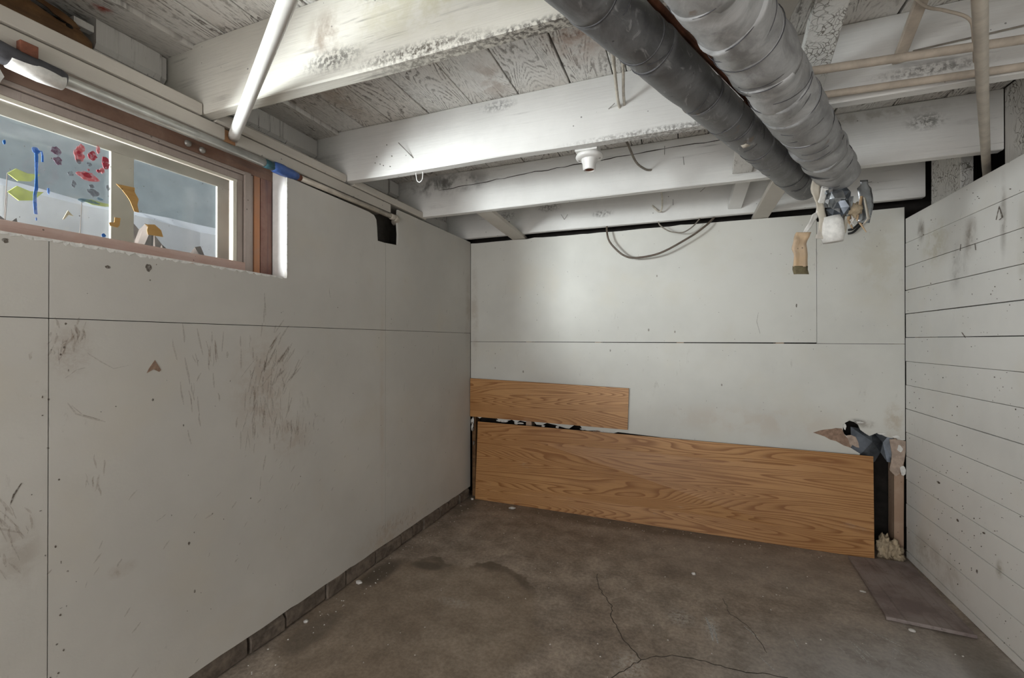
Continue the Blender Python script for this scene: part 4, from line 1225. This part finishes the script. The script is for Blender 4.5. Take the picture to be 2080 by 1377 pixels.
lump('end_fluff', (0.685, 2.335, 1.845), (0.030, 0.02, 0.032), 'fibre', dB, 3, 0.7, 12)
ribbon('paper_bit', [(0.185, 1.735, 1.962), (0.20, 1.745, 1.955), (0.215, 1.76, 1.962)], (0.5, -0.5, 0.6), [0.008, 0.018, 0.005], 'cream_tape', dA, 0.001, 0.01, 4, label='scrap of white paper stuck to the duct')

# ================================================================== PIPES ON THE RIGHT
cp = thing('copper_pipe', (0.0, 1.3, 2.065), 'thin oxidised copper pipe between the two wrapped ducts', 'pipe')
tube('pipe_run', [(-1.285, -1.555, 2.086), (-0.19, 0.845, 2.086), (-0.08, 1.086, 2.086), (0.19, 1.655, 2.086), (0.215, 1.708, 2.084)], 0.0102, 'copper', cp, 14)
tube('elbow', [(0.20, 1.68, 2.085), (0.215, 1.71, 2.085), (0.24, 1.722, 2.082), (0.262, 1.728, 2.10), (0.265, 1.73, 2.2)], 0.014, 'rust', cp, 12)
tube('tan_conduit', [(0.22, 1.643, 2.130), (0.36, 1.654, 2.130), (0.899, 1.698, 2.130), (1.28, 1.729, 2.130)], 0.0125, 'tan_conduit', None, 16,
     label='upper of the two tan painted pipes beside the second joist', cat='pipe', group='tan pipes beside the joist')
tube('tan_conduit', [(0.25, 1.772, 2.109), (0.428, 1.786, 2.109), (0.973, 1.820, 2.109), (1.28, 1.836, 2.109)], 0.0115, 'tan_conduit', None, 16,
     label='lower of the two tan painted pipes against the second joist', cat='pipe', group='tan pipes beside the joist')
tube('cream_pipe', [(-0.795, -1.60, 2.060), (0.30, 0.655, 2.060), (0.635, 1.342, 2.060), (0.866, 1.818, 2.060), (1.25, 2.60, 2.060), (1.31, 2.72, 2.052), (1.325, 2.75, 2.02), (1.328, 2.755, 1.93)], 0.0145, 'cream_pipe', None, 16,
     label='cream pipe running over the top of the board wall', cat='pipe')

# ================================================================== WIRES, LAMPHOLDER, HOOK
lh = thing('lampholder', (-0.388, 1.945, 2.03), 'white porcelain lampholder without a bulb behind the second joist', 'lampholder')
bar('mounting_block', -0.44, -0.345, 1.889, 1.985, 2.092, 2.125, 'joist', lh)
lathe('flange', [(0.0, 0.012), (0.052, 0.012), (0.058, 0.008), (0.060, 0.0), (0.057, -0.006), (0.046, -0.009), (0.036, -0.010), (0.0, -0.010)], (-0.388, 1.945, 2.081), 'porcelain', lh, 40)
lathe('socket', [(0.036, 0.0), (0.034, -0.012), (0.030, -0.022), (0.028, -0.046), (0.026, -0.050), (0.022, -0.050), (0.021, -0.03), (0.0, -0.028)], (-0.388, 1.945, 2.074), 'porcelain', lh, 32)
lathe('contact', [(0.0, 0.004), (0.019, 0.002), (0.0195, -0.016)], (-0.388, 1.945, 2.044), 'rust', lh, 20)
for s in (-1, 1):
    lathe('screw', [(0.0, -0.003), (0.004, -0.002), (0.005, 0.003)], (-0.388 + s * 0.045, 1.945, 2.072), 'nail', lh, 12)
tube('hanging_cable', smooth_path([(-0.520, 3.255, 2.13), (-0.516, 3.215, 2.061), (-0.500, 3.205, 1.99), (-0.454, 3.20, 1.927), (-0.395, 3.20, 1.875), (-0.319, 3.20, 1.853), (-0.156, 3.20, 1.874), (0.031, 3.20, 1.966), (0.130, 3.21, 2.035), (0.176, 3.245, 2.085), (0.20, 3.275, 2.12)], 6), 0.0068, 'cable_dark', None, 10,
     label='thick brown cable sagging in front of the back wall', cat='cable', group='cables hanging from the ceiling')
tube('hanging_cable', smooth_path([(-0.165, 3.25, 2.12), (-0.160, 3.21, 2.075), (-0.120, 3.20, 2.035), (-0.077, 3.20, 2.012), (-0.015, 3.20, 2.002), (0.03, 3.20, 2.02), (0.068, 3.205, 2.052), (0.10, 3.25, 2.10)], 6), 0.0042, 'cable', None, 8,
     label='short thin grey cable loop above the thick brown cable', cat='cable', group='cables hanging from the ceiling')
tube('hanging_cable', smooth_path([(-0.285, 2.20, 2.30), (-0.262, 2.30, 2.26), (-0.235, 2.42, 2.215), (-0.195, 2.52, 2.208), (-0.168, 2.556, 2.214)], 6), 0.006, 'cable', None, 10,
     label='grey cable bending into the third joist near the lampholder', cat='cable', group='cables hanging from the ceiling')
tube('hanging_cable', smooth_path([(-0.141, 2.95, 2.28), (-0.135, 3.08, 2.215), (-0.140, 3.16, 2.168), (-0.160, 3.19, 2.155), (-0.190, 3.212, 2.19), (-0.205, 3.228, 2.212)], 6), 0.0058, 'cable_white', None, 10,
     label='pale cable looping into the joist above the back wall', cat='cable', group='cables hanging from the ceiling')
tube('hanging_cable', smooth_path([(-0.235, 1.50, 2.355), (-0.238, 1.60, 2.310), (-0.242, 1.72, 2.258), (-0.245, 1.80, 2.230), (-0.243, 1.845, 2.222)], 5), 0.0062, 'cable_white', None, 10,
     label='left of two pale cables dropping behind the dark duct', cat='cable', group='pale cable pair')
tube('hanging_cable', smooth_path([(-0.205, 1.50, 2.355), (-0.205, 1.60, 2.315), (-0.212, 1.70, 2.278), (-0.222, 1.79, 2.244), (-0.224, 1.845, 2.228)], 5), 0.0055, 'cable_white', None, 10,
     label='right of two pale cables dropping behind the dark duct', cat='cable', group='pale cable pair')
tube('hanging_cable', smooth_path([(0.40, 1.22, 2.30), (0.45, 1.34, 2.28), (0.58, 1.53, 2.235), (0.64, 1.60, 2.225), (0.70, 1.64, 2.225), (0.765, 1.665, 2.20), (0.80, 1.72, 2.165), (0.83, 1.78, 2.13)], 6), 0.0042, 'tan_conduit', None, 8,
     label='thin tan wire snaking behind the cream pipe', cat='cable')
tube('thin_wire', smooth_path([(0.70, 1.832, 2.225), (0.90, 1.830, 2.235), (1.15, 1.83, 2.25), (1.28, 1.83, 2.262)], 4), 0.0028, 'cable', None, 8,
     label='thin grey wire along the face of the second joist', cat='wire')
for k, zo in enumerate((0, 0.022)):
    tube('black_wire', smooth_path([(1.02 + zo, 3.36, 2.09 - zo), (1.005 + zo, 3.29, 2.03 - zo), (0.985, 3.265, 1.985 - zo), (0.955, 3.262, 1.955 - zo), (0.93, 3.268, 1.95 - zo)], 5), 0.0065, 'wire_black', None, 10,
         label=('upper' if k == 0 else 'lower') + ' black wire poking over the back wall behind the duct end', cat='wire', group='black wires over the back wall')
tube('wire_hook', smooth_path([(-1.228, 1.868, 2.115), (-1.227, 1.868, 2.085), (-1.222, 1.868, 2.062), (-1.208, 1.868, 2.052), (-1.194, 1.868, 2.062), (-1.190, 1.868, 2.085), (-1.189, 1.868, 2.115)], 6), 0.0022, 'wire_white', None, 10,
     label='small white wire hook under the second joist', cat='hook')

# ================================================================== THINGS ON THE FLOOR AND AGAINST THE BACK WALL
def panel(name, bl, br, tr, tl, th, label):
    """a leaning board: face corners given, thickness goes back towards the wall"""
    q = [Vector(p) for p in (bl, br, tr, tl)]
    nr = (q[1] - q[0]).cross(q[3] - q[0]).normalized()
    if nr.y < 0:
        nr = -nr
    back = [p + nr * th for p in q]
    return mk(name, q + back, [(0, 1, 2, 3), (7, 6, 5, 4), (0, 4, 5, 1), (1, 5, 6, 2), (2, 6, 7, 3), (3, 7, 4, 0)], 'oak', None, mats=['panel_edge'],
              fmat=lambda i, f: 0 if i < 2 else 1, label=label, cat='board', group='oak print boards')


panel('oak_board', (-1.574, 3.245, 0.002), (1.032, 3.190, 0.002), (1.050, 3.258, 0.586), (-1.561, 3.268, 0.622), 0.009, 'large oak print board leaning on edge against the back wall')
panel('oak_board', (-1.632, 3.268, 0.660), (-0.379, 3.264, 0.640), (-0.370, 3.268, 0.936), (-1.630, 3.268, 0.970), 0.010, 'short oak print board fixed above the larger one in the corner')
pl = thing('plywood_scrap', (1.03, 2.85, 0), 'dirty purplish plywood scrap lying on the floor by the board wall', 'plywood')
mk('board', [(0.896, 3.17, 0.010), (0.862, 2.53, 0.013), (1.165, 2.508, 0.013), (1.196, 3.20, 0.008), (0.897, 3.17, 0.0005), (0.863, 2.532, 0.0005), (1.165, 2.511, 0.0005), (1.196, 3.20, 0.0005)],
   [(0, 1, 2, 3), (7, 6, 5, 4), (0, 4, 5, 1), (1, 5, 6, 2), (2, 6, 7, 3), (3, 7, 4, 0)], 'plywood', pl)
plank('edge_strip', (0.857, 2.522, 0.009), (1.165, 2.500, 0.009), (0, 0, 1), 0.016, 0.014, 'plywood', pl, c=0.004, wob=0.001)
fi = thing('insulation_clump', (1.10, 3.22, 0), 'yellowed fibre clump stuffed in the broken wall corner', 'insulation')
lump('fibre', (1.10, 3.245, 0.055), (0.035, 0.03, 0.072), 'fibre', fi, 4, 0.55, 9)
lump('fibre', (1.145, 3.25, 0.045), (0.035, 0.03, 0.058), 'fibre', fi, 4, 0.6, 9)
lump('fibre', (1.16, 3.235, 0.015), (0.03, 0.03, 0.022), 'fibre', fi, 3, 0.5, 9)
for k, (x, y, a, b, c, lb) in enumerate(((-1.224, 3.163, 0.028, 0.016, 0.007, 'curled white plaster chip on the floor below the large oak board'),
                                         (-1.590, 3.225, 0.012, 0.012, 0.008, 'round white plaster crumb in the back left corner'),
                                         (-1.598, 1.90, 0.020, 0.012, 0.008, 'white plaster crumb against the left footing bricks'),
                                         (-1.600, 1.55, 0.010, 0.010, 0.007, 'small pale plaster crumb near the stained left footing'),
                                         (0.045, 2.63, 0.011, 0.009, 0.007, 'grey pebble in the middle of the concrete floor'),
                                         (0.93, 2.46, 0.012, 0.010, 0.007, 'pale crumb in front of the plywood scrap'),
                                         (0.845, 2.76, 0.014, 0.010, 0.003, 'flat pale flake beside the plywood scrap'))):
    lump('plaster_chip', (x, y, c * 0.8), (a, b, c), 'chip', None, 2, 0.45, 8, label=lb, cat='debris', group='plaster crumbs on the floor')
gr = []
vv, ff = [], []
for k in range(240):                                   # grit swept along the walls and over the floor
    if k < 90:
        x, y = R.uniform(-1.62, -1.50) , R.uniform(0.9, 3.2)
    elif k < 150:
        x, y = R.uniform(-1.5, 1.0), R.uniform(3.10, 3.19)
    else:
        x, y = R.uniform(-1.3, 1.1), R.uniform(1.2, 3.1)
    if x > 0.80 and y > 2.45:
        x -= 0.45
    r = R.uniform(0.0012, 0.0035)
    o = len(vv)
    vv += [(x - r, y - r, 0), (x + r, y - r * .7, 0), (x + r * .6, y + r, 0), (x - r, y + r * .8, 0), (x + R.uniform(-r, r) * .4, y, r * 1.1)]
    ff += [(o, o + 1, o + 4), (o + 1, o + 2, o + 4), (o + 2, o + 3, o + 4), (o + 3, o, o + 4)]
mk('grit', vv, ff, 'chip', None, label='scattered pale grit on the concrete floor', cat='grit', kind='stuff')
